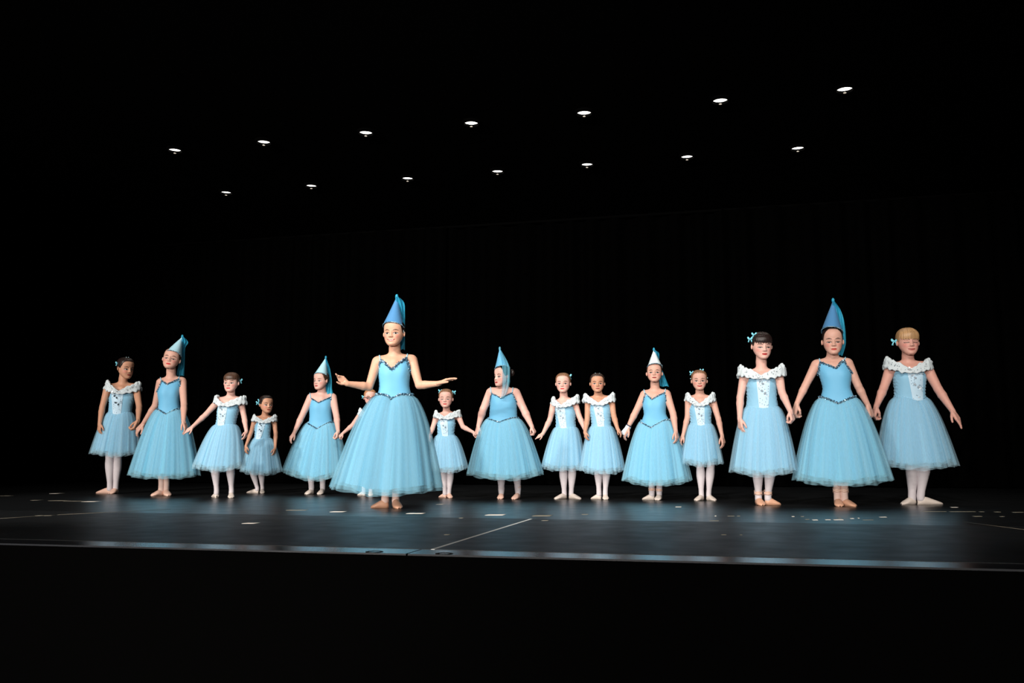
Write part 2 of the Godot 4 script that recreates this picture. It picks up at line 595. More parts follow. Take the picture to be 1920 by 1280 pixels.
# ------------------------------------------------------------------ one dancer
func dancer(d: Dictionary, extra: Dictionary) -> void:
	var base_y: float = d.y
	var depth: float = depth_on(0.0, d.x, base_y) + 0.05        # the body stands a little behind the toes
	var foot := plane_at(d.x, base_y, depth)
	var off := foot.x
	var az := atan2(off, depth)                                 # the dancer's own frame faces the viewer
	var far := sqrt(off * off + depth * depth)
	var J := func(px: float, py: float, dz := 0.0) -> Vector3:
		var q := cell_of(px, py)
		var dx := (px - 960.0) / FOCAL / q.y
		var t := (far - dz) / (dx * sin(az) + cos(az))
		return Vector3(t * (dx * cos(az) - sin(az)), EYE + t * q.x / q.y, dz)
	var root := thing("person", d.label, "person", Basis(Vector3.UP, YAW) * Vector3(off, 0.0, -depth), YAW - az, "dancers in blue tutus on the stage")
	var px := depth / FOCAL                                     # metres in a pixel here
	var hh: float = d.hh * px                                   # head height
	var s: float = (base_y - d.head[1] + d.hh * 0.5) * px / 1.40 # size against a 1.4 m child
	var plump: float = d.get("plump", 1.0)
	var skin: Color = d.skin
	var twist: float = d.get("twist", 0.0)                      # depth of the shoulders: + turns the image-side shoulder to the viewer
	# ---------------- head frame
	var hy: float = deg_to_rad(d.get("yaw", 0.0))
	var hp: float = deg_to_rad(d.get("nod", 0.0))
	var hr: float = deg_to_rad(d.get("lean", 0.0))
	var hb := Basis(Vector3.BACK, hr) * Basis(Vector3.UP, hy) * Basis(Vector3.RIGHT, hp)
	var hc: Vector3 = J.call(d.head[0], d.head[1], 0.025)
	var head := Transform3D(hb.scaled(Vector3.ONE * hh), hc)
	head.basis = hb * Basis.from_scale(Vector3(hh * d.get("wide", 1.0), hh, hh))
	# ---------------- torso levels
	var sl: Vector3 = J.call(d.sh[0], d.sh[1], -0.01 + twist)
	var sr: Vector3 = J.call(d.sh[2], d.sh[3], -0.01 - twist)
	var sm := (sl + sr) / 2.0
	var side := (sr - sl)
	side.y = 0.0
	side = side.normalized()
	var front := side.cross(Vector3.UP).normalized() * -1.0
	if front.z < 0.0:
		front = -front
	var wl: Vector3 = J.call(d.waist[0], d.waist[2])
	var wr: Vector3 = J.call(d.waist[1], d.waist[2])
	var wm := (wl + wr) / 2.0
	var ww := (wr.x - wl.x) / 2.0
	var cl: Vector3 = J.call(d.chest[0], d.chest[2])
	var cr: Vector3 = J.call(d.chest[1], d.chest[2])
	var cm := (cl + cr) / 2.0
	var cw := (cr.x - cl.x) / 2.0
	var dw := 0.082 * s * sqrt(plump)
	var dc := 0.092 * s * sqrt(plump)
	var mid_w := lerpf(ww, cw, 0.4) * d.get("nip", 0.96) as float
	# [height, centre x, half-width, half-depth]
	var levels := [
		[wm.y - 0.05 * s, wm.x, ww * 1.06, dw * 1.04], [wm.y, wm.x, ww, dw], [lerpf(wm.y, cm.y, 0.4), lerpf(wm.x, cm.x, 0.4), mid_w, lerpf(dw, dc, 0.45)],
		[cm.y, cm.x, cw, dc], [lerpf(cm.y, sm.y, 0.5), lerpf(cm.x, sm.x, 0.5), cw * 0.98, dc * 0.9], [sm.y + 0.005, sm.x, cw * 0.93, dc * 0.68]]
	var bones := []
	var inset := 0.020 * s
	for n in 5:
		var l: Array = levels[n]
		var r: float = l[3] - inset
		var hw: float = maxf(l[2] - inset - r, 0.004)
		var c := Vector3(l[1], l[0], 0)
		bones.append([c - side * hw, c + side * hw, r, r, 0.035])
	bones.append([Vector3(wm.x, wm.y - 0.03 * s, 0), Vector3(cm.x, cm.y, 0), dw * 0.8, dc * 0.8, 0.03])
	var neck_r := 0.040 * s * sqrt(plump)
	var neck_low := sm + Vector3(0, 0.02 * s, -0.008)
	var jaw := hc + hb * Vector3(0, -0.20, -0.08) * hh
	neck_low.x = lerpf(sm.x, jaw.x, 0.35)
	bones.append([neck_low - Vector3(0, 0.05 * s, 0), neck_low.lerp(jaw, 0.5), neck_r * 1.15, neck_r, 0.03])
	bones.append([neck_low.lerp(jaw, 0.5), jaw, neck_r, neck_r, 0.015])
	var ar := 0.039 * s * plump
	bones.append([sl.lerp(sr, 0.12), sl.lerp(sr, 0.88), ar * 0.95, ar * 0.95, 0.03])
	for q in [sl, sr]:
		bones.append([neck_low + Vector3(0, 0.015 * s, -0.015), (q as Vector3).lerp(sm, 0.12) + Vector3(0, 0.004, 0), 0.026 * s, ar * 0.72, 0.035])   # trapezius
		bones.append([sm + front * dc * 0.52 + Vector3(0, -0.012 * s, 0), (q as Vector3).lerp(sm, 0.2) + front * 0.012, 0.016 * s, 0.02 * s, 0.03])      # collar bone
	# ---------------- arms
	var hands := []
	for k in 2:
		var a: Array = d.arm_a if k == 0 else d.arm_b           # elbow x y, wrist x y, fingertip x y
		var z: Array = extra.get("za" if k == 0 else "zb", [0.02, 0.07, 0.09])
		var shj := sl if k == 0 else sr
		var el: Vector3 = J.call(a[0], a[1], z[0])
		var wr_: Vector3 = J.call(a[2], a[3], z[1])
		var tip: Vector3 = J.call(a[4], a[5], z[2])
		bones.append([shj, el, ar, 0.029 * s * plump, 0.02])
		var mid := el.lerp(wr_, 0.28)
		bones.append([el, mid, 0.029 * s * plump, 0.030 * s * plump, 0.008])
		bones.append([mid, wr_, 0.030 * s * plump, 0.0195 * s * sqrt(plump), 0.008])
		var dir := (tip - wr_).normalized()
		bones.append([wr_, wr_ + dir * 0.02, 0.0195 * s * sqrt(plump), 0.0185 * s, 0.006])
		hands.append([wr_, tip, a])
	var body := Shape.new()
	body.nets(bones, 0.0095, skin)
	var torso_points := body.v.size()
	for k in 2:
		var w: Vector3 = hands[k][0]
		var tp: Vector3 = hands[k][1]
		var pose: String = d.get("pose_a" if k == 0 else "pose_b", "soft")
		var reach: float = {"open": 0.99, "spread": 0.97, "soft": 0.90, "grip": 0.74}[pose]
		var ln := clampf(w.distance_to(tp) / reach, 0.105 * s, 0.155 * s)
		var yy := (tp - w).normalized()
		var palm: Vector3 = d.get("palm_a" if k == 0 else "palm_b", Vector3(0.8 if k == 0 else -0.8, -0.1, -0.45))
		var zz := (palm - yy * palm.dot(yy)).normalized()
		var xx := yy.cross(zz)                                     # thumb side for a hand whose thumb is on +x
		# the dancer faces us: with the palm to the thigh the thumb points to the viewer
		var thumb_front: Vector3 = d.get("thumb_a" if k == 0 else "thumb_b", Vector3(0, 0.2, 1))
		if xx.dot(thumb_front) < 0.0:
			xx = -xx
		body.append(hand_shape(pose), Transform3D(Basis(xx * ln, yy * ln, zz * ln), w), skin)
	add_head(body, head, skin, d)
	put("body", body, mats.skin, root)
	add_hair(root, head, d)
	# ---------------- bodice
	var hat_girl: bool = d.has("hat")
	var vx: Vector3 = J.call(d.vee[0], d.vee[1])                 # lowest point of the neckline
	var vl: Vector3 = J.call(d.vee[2], d.vee[3])
	var vr: Vector3 = J.call(d.vee[4], d.vee[5])
	var bq: Vector3 = J.call(d.point[0], d.point[1])             # the point of the basque waist
	var dip: float = d.get("dip", 1.25)
	var nu := 88
	var nv := 22
	var ring = func(y: float, th: float, grow: float) -> Vector3:
		var cx := smooth_table(levels, y, 1)
		var w := smooth_table(levels, y, 2) + grow
		var dd := smooth_table(levels, y, 3) + grow
		var c := cos(th)
		var q := sin(th)
		return Vector3(cx, y, 0) + side * (w * signf(c) * pow(absf(c), 0.86)) + front * (dd * signf(q) * pow(absf(q), 0.86))
	var top := PackedFloat32Array()
	var low := PackedFloat32Array()
	var armpit := cm.y + 0.012 * s
	for a in nu:
		var th := TAU * a / nu
		var p: Vector3 = ring.call(cm.y, th, 0.0)
		var x := p.x
		var t := 0.0
		var b := 0.0
		var corner_y := vl.y if x < vx.x else vr.y
		var corner_x := vl.x if x < vx.x else vr.x
		var u := absf(x - vx.x) / maxf(absf(corner_x - vx.x), 0.01)
		if sin(th) > 0.0:
			if u < 1.0:
				t = lerpf(vx.y, corner_y, pow(u, 0.85 if hat_girl else 1.3))
			else:
				var rest := absf((cr.x if x > vx.x else cl.x) - corner_x)
				var e := clampf((absf(x - vx.x) - absf(corner_x - vx.x)) / maxf(rest, 0.006), 0.0, 1.0)
				t = lerpf(corner_y, armpit, smoothstep(0.0, 1.0, e))
		else:
			t = armpit - 0.03 * s * pow(-sin(th), 1.0)
		var bu := clampf(absf(x - bq.x) / (ww * 0.95), 0.0, 1.0)
		b = lerpf(bq.y, wm.y, 1.0 - pow(1.0 - bu, dip)) if sin(th) > 0.0 else wm.y
		top.append(t)
		low.append(b)
	var pts := PackedVector3Array()
	var wrinkle: float = 0.0012 if hat_girl else 0.0035
	for b in nv:
		var q := float(b) / (nv - 1)
		for a in nu:
			var th := TAU * a / nu
			var y := lerpf(low[a], top[a], q)
			var sd := absf(cos(th))
			var fold := wrinkle * smoothstep(0.45, 0.95, sd) * sin(y * 230.0 + 3.0 * sin(th * 3.0) + noise.get_noise_3d(y * 300.0, th * 60.0, off * 90.0) * 5.0)
			var bust: float = (0.006 if hat_girl else 0.003) * bell(y - cm.y, 0.05) * maxf(0.0, sin(th)) * bell(absf(cos(th)) - 0.45, 0.3)
			pts.append(ring.call(y, th, fold + bust))
	var cloth := Shape.new()
	cloth.quad_grid(pts, nu, nv, true, Color.WHITE)
	var bodice := put("bodice", cloth, mats.lycra if hat_girl else mats.velvet, root)
	var top_line := PackedVector3Array()
	var low_line := PackedVector3Array()
	for a in nu + 1:
		var th := TAU * (a % nu) / nu
		top_line.append(ring.call(top[a % nu], th, 0.005))
		low_line.append(ring.call(low[a % nu], th, 0.010))
	var fine: float = d.get("trim", 0.62)
	if hat_girl:
		for line in [top_line, low_line]:
			var band := Shape.new()
			var r := PackedFloat32Array()
			r.resize(line.size() - 1)
			r.fill(0.0045 * s * fine)
			band.sweep(line.slice(0, nu), r, r, 6, Vector3.UP, lin(60, 98, 122), true)
			sequins_along(band, line, 0.008 * s * fine, 0.0075 * s * (0.5 + 0.5 * fine), 5 + int(off * 100.0))
			var tr := put("sequin_trim", band, mats.sequin, bodice)
			tr.set_meta("label", "band of steel blue sequins")
		for k in 2:
			var c0 := vl if k == 0 else vr
			var th := acos(clampf((c0.x - cm.x) / cw, -0.98, 0.98))
			var p0: Vector3 = ring.call(c0.y, th, 0.004)
			var xs := p0.x + (c0.x - sm.x) * 0.10
			var yc := c0.y - 0.01
			var far_out := PackedFloat32Array()
			far_out.resize(11)
			for q in torso_points:
				var vv := body.v[q]
				if absf(vv.x - xs) < 0.009 and vv.y > yc - 0.02:
					var bin := clampi(int(round(atan2(vv.y - yc, vv.z) / PI * 10.0)), 0, 10)
					far_out[bin] = maxf(far_out[bin], Vector2(vv.y - yc, vv.z).length())
			var strap := Shape.new()
			var sp := PackedVector3Array([p0])
			for q in range(1, 11):
				if far_out[q] > 0.0:
					var an := PI * q / 10.0
					sp.append(Vector3(lerpf(p0.x, xs, minf(1.0, q / 4.0)), yc + sin(an) * (far_out[q] + 0.003), cos(an) * (far_out[q] + 0.003)))
			sp.append(Vector3(xs, armpit - 0.03 * s, -dc))
			var sr_ := PackedFloat32Array()
			sr_.resize(sp.size())
			sr_.fill(0.0048)
			var sf := PackedFloat32Array()
			sf.resize(sp.size())
			sf.fill(0.003)
			strap.sweep(sp, sf, sr_, 6, Vector3.RIGHT, Color.WHITE)
			put("strap", strap, mats.strap, bodice)
	else:
		# lighter centre panel sewn with sequins and leaf shapes
		var pn := Shape.new()
		var pp := PackedVector3Array()
		var ptop := vx.y + 0.005
		for b in 14:
			var q := float(b) / 13.0
			var y := lerpf(bq.y + 0.004, ptop, q)
			var half := lerpf(0.30, 0.46, q) * cw
			for a in 12:
				var x := bq.x * (1.0 - q) + vx.x * q + lerpf(-half, half, a / 11.0)
				var cx := smooth_table(levels, y, 1)
				var w := smooth_table(levels, y, 2)
				var cc := clampf((x - cx) / maxf(w * side.x, 0.01), -0.99, 0.99)
				var th := acos(signf(cc) * pow(absf(cc), 1.0 / 0.86))
				pp.append(ring.call(y, th, 0.0035))
		pn.quad_grid(pp, 12, 14, false, Color.WHITE)
		var panel := put("front_panel", pn, mats.panel, bodice)
		panel.set_meta("label", "pale panel down the front with sequins")
		var sq := Shape.new()
		var rng := RandomNumberGenerator.new()
		rng.seed = 71 + int(absf(off) * 1000.0)
		for n in 40:
			var k := (1 + rng.randi() % 12) * 12 + 1 + rng.randi() % 10
			var at := pp[k].lerp(pp[mini(k + 13, pp.size() - 1)], rng.randf())
			var bright := rng.randf() < 0.14
			var nn := (front + Vector3(rng.randf_range(-0.3, 0.3), rng.randf_range(-0.2, 0.5), 0)).normalized()
			sq.disc(at + front * 0.003, nn, (0.0055 if bright else 0.0028) * s, 6, lin(235, 240, 245) if bright else lin(60, 90, 108))
		for n in 4:
			var k := 12 * (11 - n * 2 + (n % 2)) + [3, 5, 4, 7][n] as int
			var at := pp[k] + front * 0.004
			var ang: float = [0.6, 2.3, -0.5, 1.2][n] + rng.randf_range(-0.4, 0.4)
			var lx := side * cos(ang) + Vector3.UP * sin(ang)
			var ly := side * -sin(ang) + Vector3.UP * cos(ang)
			var o := sq.v.size()
			var prof := [[0.0, 0.0], [0.25, 0.32], [0.55, 0.36], [0.85, 0.18], [1.0, 0.0], [0.85, -0.14], [0.55, -0.28], [0.25, -0.25]]
			for q in prof:
				sq.v.append(at + (lx * (q[0] - 0.5) + ly * q[1]) * 0.025 * s + front * 0.002)
				sq.c.append(lin(74, 88, 98))
			for q in range(1, 7):
				sq.i.append_array([o, o + q + 1, o + q])
		var sp := put("sequins", sq, mats.sequin, panel)
		sp.set_meta("kind", "stuff")
		# white ruffled collar off the shoulders
		var col := Shape.new()
		var kl: Vector3 = J.call(d.collar[0], d.collar[1])
		var kr: Vector3 = J.call(d.collar[2], d.collar[3])
		var kb: Vector3 = J.call(d.collar[4], d.collar[5])        # lowest point in front
		var kx := (kl.x + kr.x) / 2.0
		var kw := (kr.x - kl.x) / 2.0
		for layer in 2:
			var n1 := 150
			var n2 := 16
			var cp := PackedVector3Array()
			for a in n1:
				var th := TAU * a / n1
				var cc := cos(th)
				var ss := sin(th)
				var shoulder := pow(absf(cc), 3.0)
				var puff := smoothstep(0.55, 0.98, absf(cc))
				var hgt := (0.011 + 0.021 * smoothstep(0.0, 0.40, absf(cc)) + 0.010 * puff) * s * (1.0 if layer == 0 else 0.8)
				var thick := (0.009 + 0.014 * puff) * s * (1.0 if layer == 0 else 0.85)
				var ty := (kl.y if cc < 0.0 else kr.y)
				var y := lerpf(kb.y + 0.016 * s, ty, pow(absf(cc), 1.2)) if ss >= 0.0 else lerpf(armpit + 0.02 * s, ty, pow(absf(cc), 1.5))
				if layer == 1:
					y += 0.018 * s
				var rad_x := kw - thick * 1.1 - (0.010 * s if layer == 1 else 0.0)
				var rad_z := dc + 0.016 * s - (0.006 if layer == 1 else 0.0)
				var c0 := Vector3(kx + (kb.x - kx) * maxf(ss, 0.0) * (1.0 - shoulder), y, 0) + side * cc * rad_x + front * ss * rad_z * (1.0 if ss > 0 else 0.95)
				var outw := (side * cc * rad_z + front * ss * rad_x).normalized()
				for b in n2:
					var t := TAU * b / n2
					var ruf := 1.0 + 0.17 * sin(th * 21.0 + layer * 1.7 + sin(t) * 1.2) * absf(sin(t)) + 0.55 * noise.get_noise_3d(c0.x * 420.0 + t * 9.0, c0.y * 420.0 + sin(t) * 22.0, c0.z * 420.0 + layer * 50.0)
					cp.append(c0 + (outw * cos(t) * thick + (Vector3.UP * 0.95 + outw * (0.05 if sin(t) > 0.0 else -0.45)) * sin(t) * hgt) * ruf)
			for b in n2:
				cp.append(cp[b])
			col.quad_grid(cp, n2, n1 + 1, true, Color.WHITE)
		var collar := put("collar", col, mats.ruffle, root)
		collar.set_meta("label", "white ruffled off-the-shoulder collar")
		var cq := Shape.new()
		for n in 44:
			var th := rng.randf_range(0.15, PI - 0.15)
			var cc := cos(th)
			var y := lerpf(kb.y + 0.02 * s, kl.y if cc < 0.0 else kr.y, pow(absf(cc), 1.7)) + rng.randf_range(-0.014, 0.03) * s
			var at := Vector3(kx + (kb.x - kx) * sin(th) * (1.0 - pow(absf(cc), 3.0)), y, 0) + side * cc * (kw - 0.012) + front * sin(th) * (dc + 0.030 * s)
			var nn := (side * cc + front + Vector3(0, rng.randf_range(-0.2, 0.5), 0)).normalized()
			cq.disc(at + nn * 0.006, nn, 0.003 * s if n % 6 else 0.006 * s, 6, lin(70, 95, 112) if n % 6 else lin(225, 232, 236))
		var cs := put("sequins", cq, mats.sequin, collar)
		cs.set_meta("kind", "stuff")
	# ---------------- skirt: a lining and loose tulle over it
	var hem: Array = d.hem                                     # image-side x, other x, height of the sides, of the middle
	var hl: Vector3 = J.call(hem[0], hem[2])
	var hrt: Vector3 = J.call(hem[1], hem[2])
	var hm: Vector3 = J.call((hem[0] + hem[1]) / 2.0, hem[3], (hem[1] - hem[0]) / 2.0 * px * 0.68)
	var hx := (hl.x + hrt.x) / 2.0
	var hw := (hrt.x - hl.x) / 2.0
	var su := 224
	var sv := 20
	var rs := RandomNumberGenerator.new()
	rs.seed = 900 + int(d.x)
	var lay := [[0.81, 0.040, 0.9, "lining"], [0.89, 0.020, 0.5, "tulle_mid"], [0.96, 0.002, 0.4, "tulle_over"], [1.0, -0.010, 0.3, "tulle_top"]]
	var skirt: MeshInstance3D
	for ly in 4:
		var rip := PackedFloat32Array()
		var rag := PackedFloat32Array()
		var ph := []
		for n in 7:
			ph.append(rs.randf() * TAU)
		for a in su:
			var th := TAU * a / su
			rip.append(0.50 * sin(th * 6.0 + ph[0] + 0.9 * sin(th * 2.0 + ph[6])) + 0.50 * sin(th * 11.0 + ph[1] + 1.1 * sin(th * 3.0 + ph[4])) + 0.30 * sin(th * 19.0 + ph[2] + 1.5 * sin(th * 2.0)) + 0.12 * sin(th * 33.0 + ph[3] + sin(th * 3.0 + ph[5])))
			rag.append(0.6 * sin(th * 5.0 + ph[5]) + 0.5 * sin(th * 13.0 + ph[6]) + 0.2 * sin(th * 29.0 + ph[1] + 2.0 * sin(th * 4.0)))
		var k: float = lay[ly][0]
		var sp := PackedVector3Array()
		var weave := PackedColorArray()                          # gathered tulle lies thicker in some folds than in others
		var thick := PackedFloat32Array()
		for a in su:
			var th := TAU * a / su
			thick.append(1.0 if ly == 0 else clampf(0.86 + 0.34 * sin(th * 23.0 + ph[4] + 2.0 * sin(th * 5.0 + ph[0])) + 0.22 * sin(th * 41.0 + ph[6] + 2.0 * sin(th * 7.0)) + rs.randf_range(-0.12, 0.12), 0.25, 1.5))
		for b in sv:
			var v := float(b) / (sv - 1)
			var g := pow(v, d.get("bell", 0.62))
			var amp := (0.012 + 0.095 * v) * hw * (0.9 if ly == 0 else 1.0)
			for a in su:
				var th := TAU * a / su
				var cc := cos(th)
				var ss := sin(th)
				var u := clampf(absf(ww * 1.03 * cc + wm.x - bq.x) / (ww * 0.95), 0.0, 1.0)
				var y0 := (lerpf(bq.y, wm.y, 1.0 - pow(1.0 - u, dip)) if ss > 0.0 else wm.y) + 0.004
				var y1: float = lerpf(hm.y, hl.y if cc < 0.0 else hrt.y, cc * cc) + lay[ly][1] + rag[a] * 0.0075
				if ss < 0.0:
					y1 = lerpf(y1, hl.y + lay[ly][1] + 0.01, -ss)
				var rx := lerpf(ww * 1.01 + 0.002 * ly, hw * k, g) + rip[a] * amp * 0.5
				var rz := lerpf(dw * 1.03 + 0.002 * ly, hw * k * 0.68, g) + rip[a] * amp * 0.5
				var y := lerpf(y0, y1, v) + 0.02 * s * sin(v * PI) * (1.0 - v)
				sp.append(Vector3(lerpf(wm.x, hx, v), y, 0) + side * cc * rx + front * ss * rz)
				weave.append(Color(1, 1, 1, thick[a]))
		var sh := Shape.new()
		sh.quad_grid(sp, su, sv, true, Color.WHITE, weave)
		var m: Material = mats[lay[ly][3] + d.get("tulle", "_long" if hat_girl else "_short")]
		if ly == 0:
			skirt = put("skirt", sh, m, root)
		else:
			put("tulle_layer", sh, m, skirt)
	# ---------------- legs in tights, ballet shoes
	var tights_m: Material = mats[d.get("tights", "tights_white")]
	for k in 2:
		var f: Array = d.foot_a if k == 0 else d.foot_b          # ankle x y, toe x y
		var an: Vector3 = J.call(f[0], f[1], -0.04)
		an.y = clampf(an.y, 0.055 * s, 0.11 * s)
		var toe_w := plane_at(f[2], f[3], depth_on(0.0, f[2], f[3]))
		var rel := Vector3(toe_w.x - off, 0.0, toe_w.z + depth)
		var toe := Vector3(rel.x * cos(az) + rel.z * sin(az), 0.0, -rel.x * sin(az) + rel.z * cos(az))
		var hip := Vector3(wm.x + (-1.0 if k == 0 else 1.0) * 0.055 * s, wm.y - 0.10 * s, -0.02)
		var knee := hip.lerp(an, 0.50) + Vector3(0, 0, 0.025)
		if d.has("knee"):
			knee.x = J.call(d.knee[k], 800.0).x
		var legp := PackedVector3Array()
		var lr := PackedFloat32Array()
		for q in 15:
			var t := q / 14.0
			var pt := hip.lerp(knee, t * 2.0) if t < 0.5 else knee.lerp(an, t * 2.0 - 1.0)
			pt.z += -0.014 * bell(t - 0.68, 0.12)
			legp.append(pt)
			lr.append(smooth_table([[0.0, 0.066], [0.3, 0.055], [0.48, 0.043], [0.56, 0.041], [0.68, 0.046], [0.82, 0.036], [0.94, 0.0265], [1.0, 0.027]], t, 1) * s * lerpf(1.0, plump, 0.8))
		var leg := Shape.new()
		var flatd := Vector3(toe.x - an.x, 0, toe.z - an.z)
		var heel := Vector3(an.x, 0, an.z) - flatd.normalized() * 0.028 * s
		legp.append(Vector3(an.x, minf(an.y - 0.02 * s, 0.055 * s), an.z))
		lr.append(0.028 * s)
		legp.append(Vector3(an.x, 0.03 * s, an.z))
		lr.append(0.026 * s)
		leg.sweep(legp, lr, lr, 16, Vector3.BACK, Color.WHITE)
		var tg := put("tights_leg", leg, tights_m, root)
		# foot: sections from heel to toe [along, half-width, height]
		var flen := clampf(heel.distance_to(toe), 0.13 * s, 0.225 * s)
		var fd := (toe - heel).normalized()
		var sidev := fd.cross(Vector3.UP)
		var shoe := Shape.new()
		var secs := [[0.0, 0.006, 0.030], [0.03, 0.018, 0.044], [0.12, 0.0265, 0.058], [0.28, 0.030, 0.064], [0.42, 0.030, 0.058], [0.58, 0.034, 0.046], [0.74, 0.036, 0.034], [0.88, 0.029, 0.024], [0.96, 0.018, 0.017], [1.0, 0.004, 0.010]]
		var fp := PackedVector3Array()
		for q in secs:
			for a in 16:
				var t := TAU * a / 16.0
				var yy := maxf(0.0, sin(t) * 0.5 + 0.5)
				yy = yy * q[2] if sin(t) > -0.5 else 0.0
				fp.append(heel + fd * flen * q[0] + sidev * cos(t) * q[1] * (1.0 if sin(t) < 0.2 else 0.94) * s + Vector3.UP * yy * s)
		shoe.quad_grid(fp, 16, secs.size(), true, Color.WHITE)
		var sh := put("ballet_shoe", shoe, mats[d.get("shoes", "shoe_white")], root)
		if d.get("ribbons", false):
			var rb := Shape.new()
			for q in 2:
				var rp := PackedVector3Array()
				for a in 20:
					var t := TAU * a / 20.0
					rp.append(an + Vector3(cos(t) * 0.031 * s, (0.012 if q == 0 else 0.03) * s + sin(t) * 0.016 * s * (1 if q == 0 else -1), sin(t) * 0.033 * s))
				var rr := PackedFloat32Array()
				rr.resize(20)
				rr.fill(0.0075 * s)
				var r2 := PackedFloat32Array()
				r2.resize(20)
				r2.fill(0.002)
				rb.sweep(rp, r2, rr, 8, Vector3.UP, Color.WHITE, true)
			put("ankle_ribbon", rb, mats.ribbon, sh)
	# ---------------- hat with its scarf
	if hat_girl:
		var h: Array = d.hat                                   # tip x y, brim x y, brim x y
		var tip: Vector3 = J.call(h[0], h[1], hc.z - 0.05)
		var bl: Vector3 = J.call(h[2], h[3], hc.z)
		var br: Vector3 = J.call(h[4], h[5], hc.z)
		var bc := (bl + br) / 2.0
		var rx := (br - bl) / 2.0
		var axis := (tip - bc).normalized()
		rx = rx.normalized() * maxf(rx.length(), 0.350 * hh)
		bc.z -= 0.03 * hh
		var rz := rx.cross(axis).normalized() * maxf(rx.length() * 1.12, 0.415 * hh)
		if rz.z < 0.0:
			rz = -rz
		var cone := Shape.new()
		var hp_ := PackedVector3Array()
		for b in 18:
			var q := b / 17.0
			for a in 56:
				var t := TAU * a / 56.0
				var dent := 1.0 + 0.018 * sin(t * 3.0 + q * 5.0 + off) * (1.0 - q)
				hp_.append(bc.lerp(tip, q) + (rx * cos(t) + rz * sin(t)) * ((1.0 - q) * 1.04 + 0.012) * dent + Vector3(0, 0.010 * (1.0 - q) * sin(t), 0))
		cone.quad_grid(hp_, 56, 18, true, Color.WHITE)
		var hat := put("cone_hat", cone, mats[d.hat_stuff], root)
		var rim := Shape.new()
		var rp := PackedVector3Array()
		for a in 56:
			rp.append(hp_[a])
		var rr := PackedFloat32Array()
		rr.resize(56)
		rr.fill(0.0022)
		rim.sweep(rp, rr, rr, 6, Vector3.UP, lin(150, 180, 195), true)
		rp.append(rp[0])
		sequins_along(rim, rp.slice(2, 27), 0.0015, 0.005, 33)
		put("brim_trim", rim, mats.sequin, hat)
		var sc: Array = d.scarf                                 # [x, y, depth, half-width in metres] from the tip down
		var folds := Shape.new()
		var n1 := 26
		var n2 := 22
		var grid := PackedVector3Array()
		var xs := []
		for q in sc.size():
			var jp: Vector3 = J.call(sc[q][0], sc[q][1], hc.z + sc[q][2])
			xs.append([float(q), jp.x, jp.y, jp.z, sc[q][3] * s])
		for b in n1:
			var t := float(b) / (n1 - 1) * (sc.size() - 1)
			var at := Vector3(smooth_table(xs, t, 1), smooth_table(xs, t, 2), smooth_table(xs, t, 3))
			var wd := smooth_table(xs, t, 4)
			for a in n2:
				var u := a / (n2 - 1.0) * 2.0 - 1.0
				grid.append(at + Vector3(u * wd, 0.003 * sin(u * 5.0), 0.009 * sin(u * 7.0 + t * 0.9) * s - 0.012 * absf(u)))
		folds.quad_grid(grid, n2, n1, false, Color.WHITE)
		put("hat_scarf", folds, mats[d.get("scarf_stuff", "chiffon")], hat)
		var knot := Shape.new()
		knot.ball(tip + Vector3(0, 0.0, 0), Vector3(0.012, 0.020, 0.012) * s, 10, 8, Color.WHITE)
		put("hat_tip", knot, mats[d.get("scarf_stuff", "chiffon")], hat)
		if d.has("elastic"):
			var es := Shape.new()
			var e0: Vector3 = br.lerp(bc, 0.14) + rz * 0.42
			var e1 := head * Vector3(0.385, -0.02, 0.05)
			es.tube(e0, e1, 0.0022, 0.0022, 6, Color.WHITE)
			put("elastic", es, mats.ruffle, hat)
	if d.get("glasses", false):
		var gs := Shape.new()
		for sx in [-1.0, 1.0]:
			var gp := PackedVector3Array()
			for a in 24:
				var t := TAU * a / 24.0
				gp.append(head * Vector3(sx * 0.16 + cos(t) * 0.105 * 1.05, -0.045 + sin(t) * 0.07, 0.405 - 0.03 * absf(cos(t)) * (1.0 if cos(t) * sx > 0.0 else 0.0)))
			var gr := PackedFloat32Array()
			gr.resize(24)
			gr.fill(0.0026)
			gs.sweep(gp, gr, gr, 6, Vector3.BACK, Color.WHITE, true)
			gs.tube(head * Vector3(sx * 0.27, -0.02, 0.37), head * Vector3(sx * 0.40, -0.01, 0.0), 0.0024, 0.0024, 6, Color.WHITE)
		gs.tube(head * Vector3(-0.05, -0.03, 0.41), head * Vector3(0.05, -0.03, 0.41), 0.0024, 0.0024, 6, Color.WHITE)
		put("eyeglasses", gs, mats.specs, root)
	if d.has("brace"):
		var w: Vector3 = hands[0][0]
		var tp: Vector3 = hands[0][1]
		var bs := Shape.new()
		var dirb := (tp - w).normalized()
		bs.sweep(PackedVector3Array([w - dirb * 0.01, w + dirb * 0.025, w + dirb * 0.06, w + dirb * 0.085]), PackedFloat32Array([0.025, 0.026, 0.034, 0.034]), PackedFloat32Array([0.024, 0.024, 0.025, 0.024]), 16, Vector3(0, 0, 1), Color.WHITE)
		var gl := put("wrist_brace", bs, mats.brace, root)
		gl.set_meta("label", "white fingerless glove with dark cuff")
		var cf := Shape.new()
		cf.sweep(PackedVector3Array([w - dirb * 0.018, w - dirb * 0.008]), PackedFloat32Array([0.0258, 0.0262]), PackedFloat32Array([0.0248, 0.0252]), 16, Vector3(0, 0, 1), Color.WHITE)
		put("cuff", cf, mats.cuff, gl)

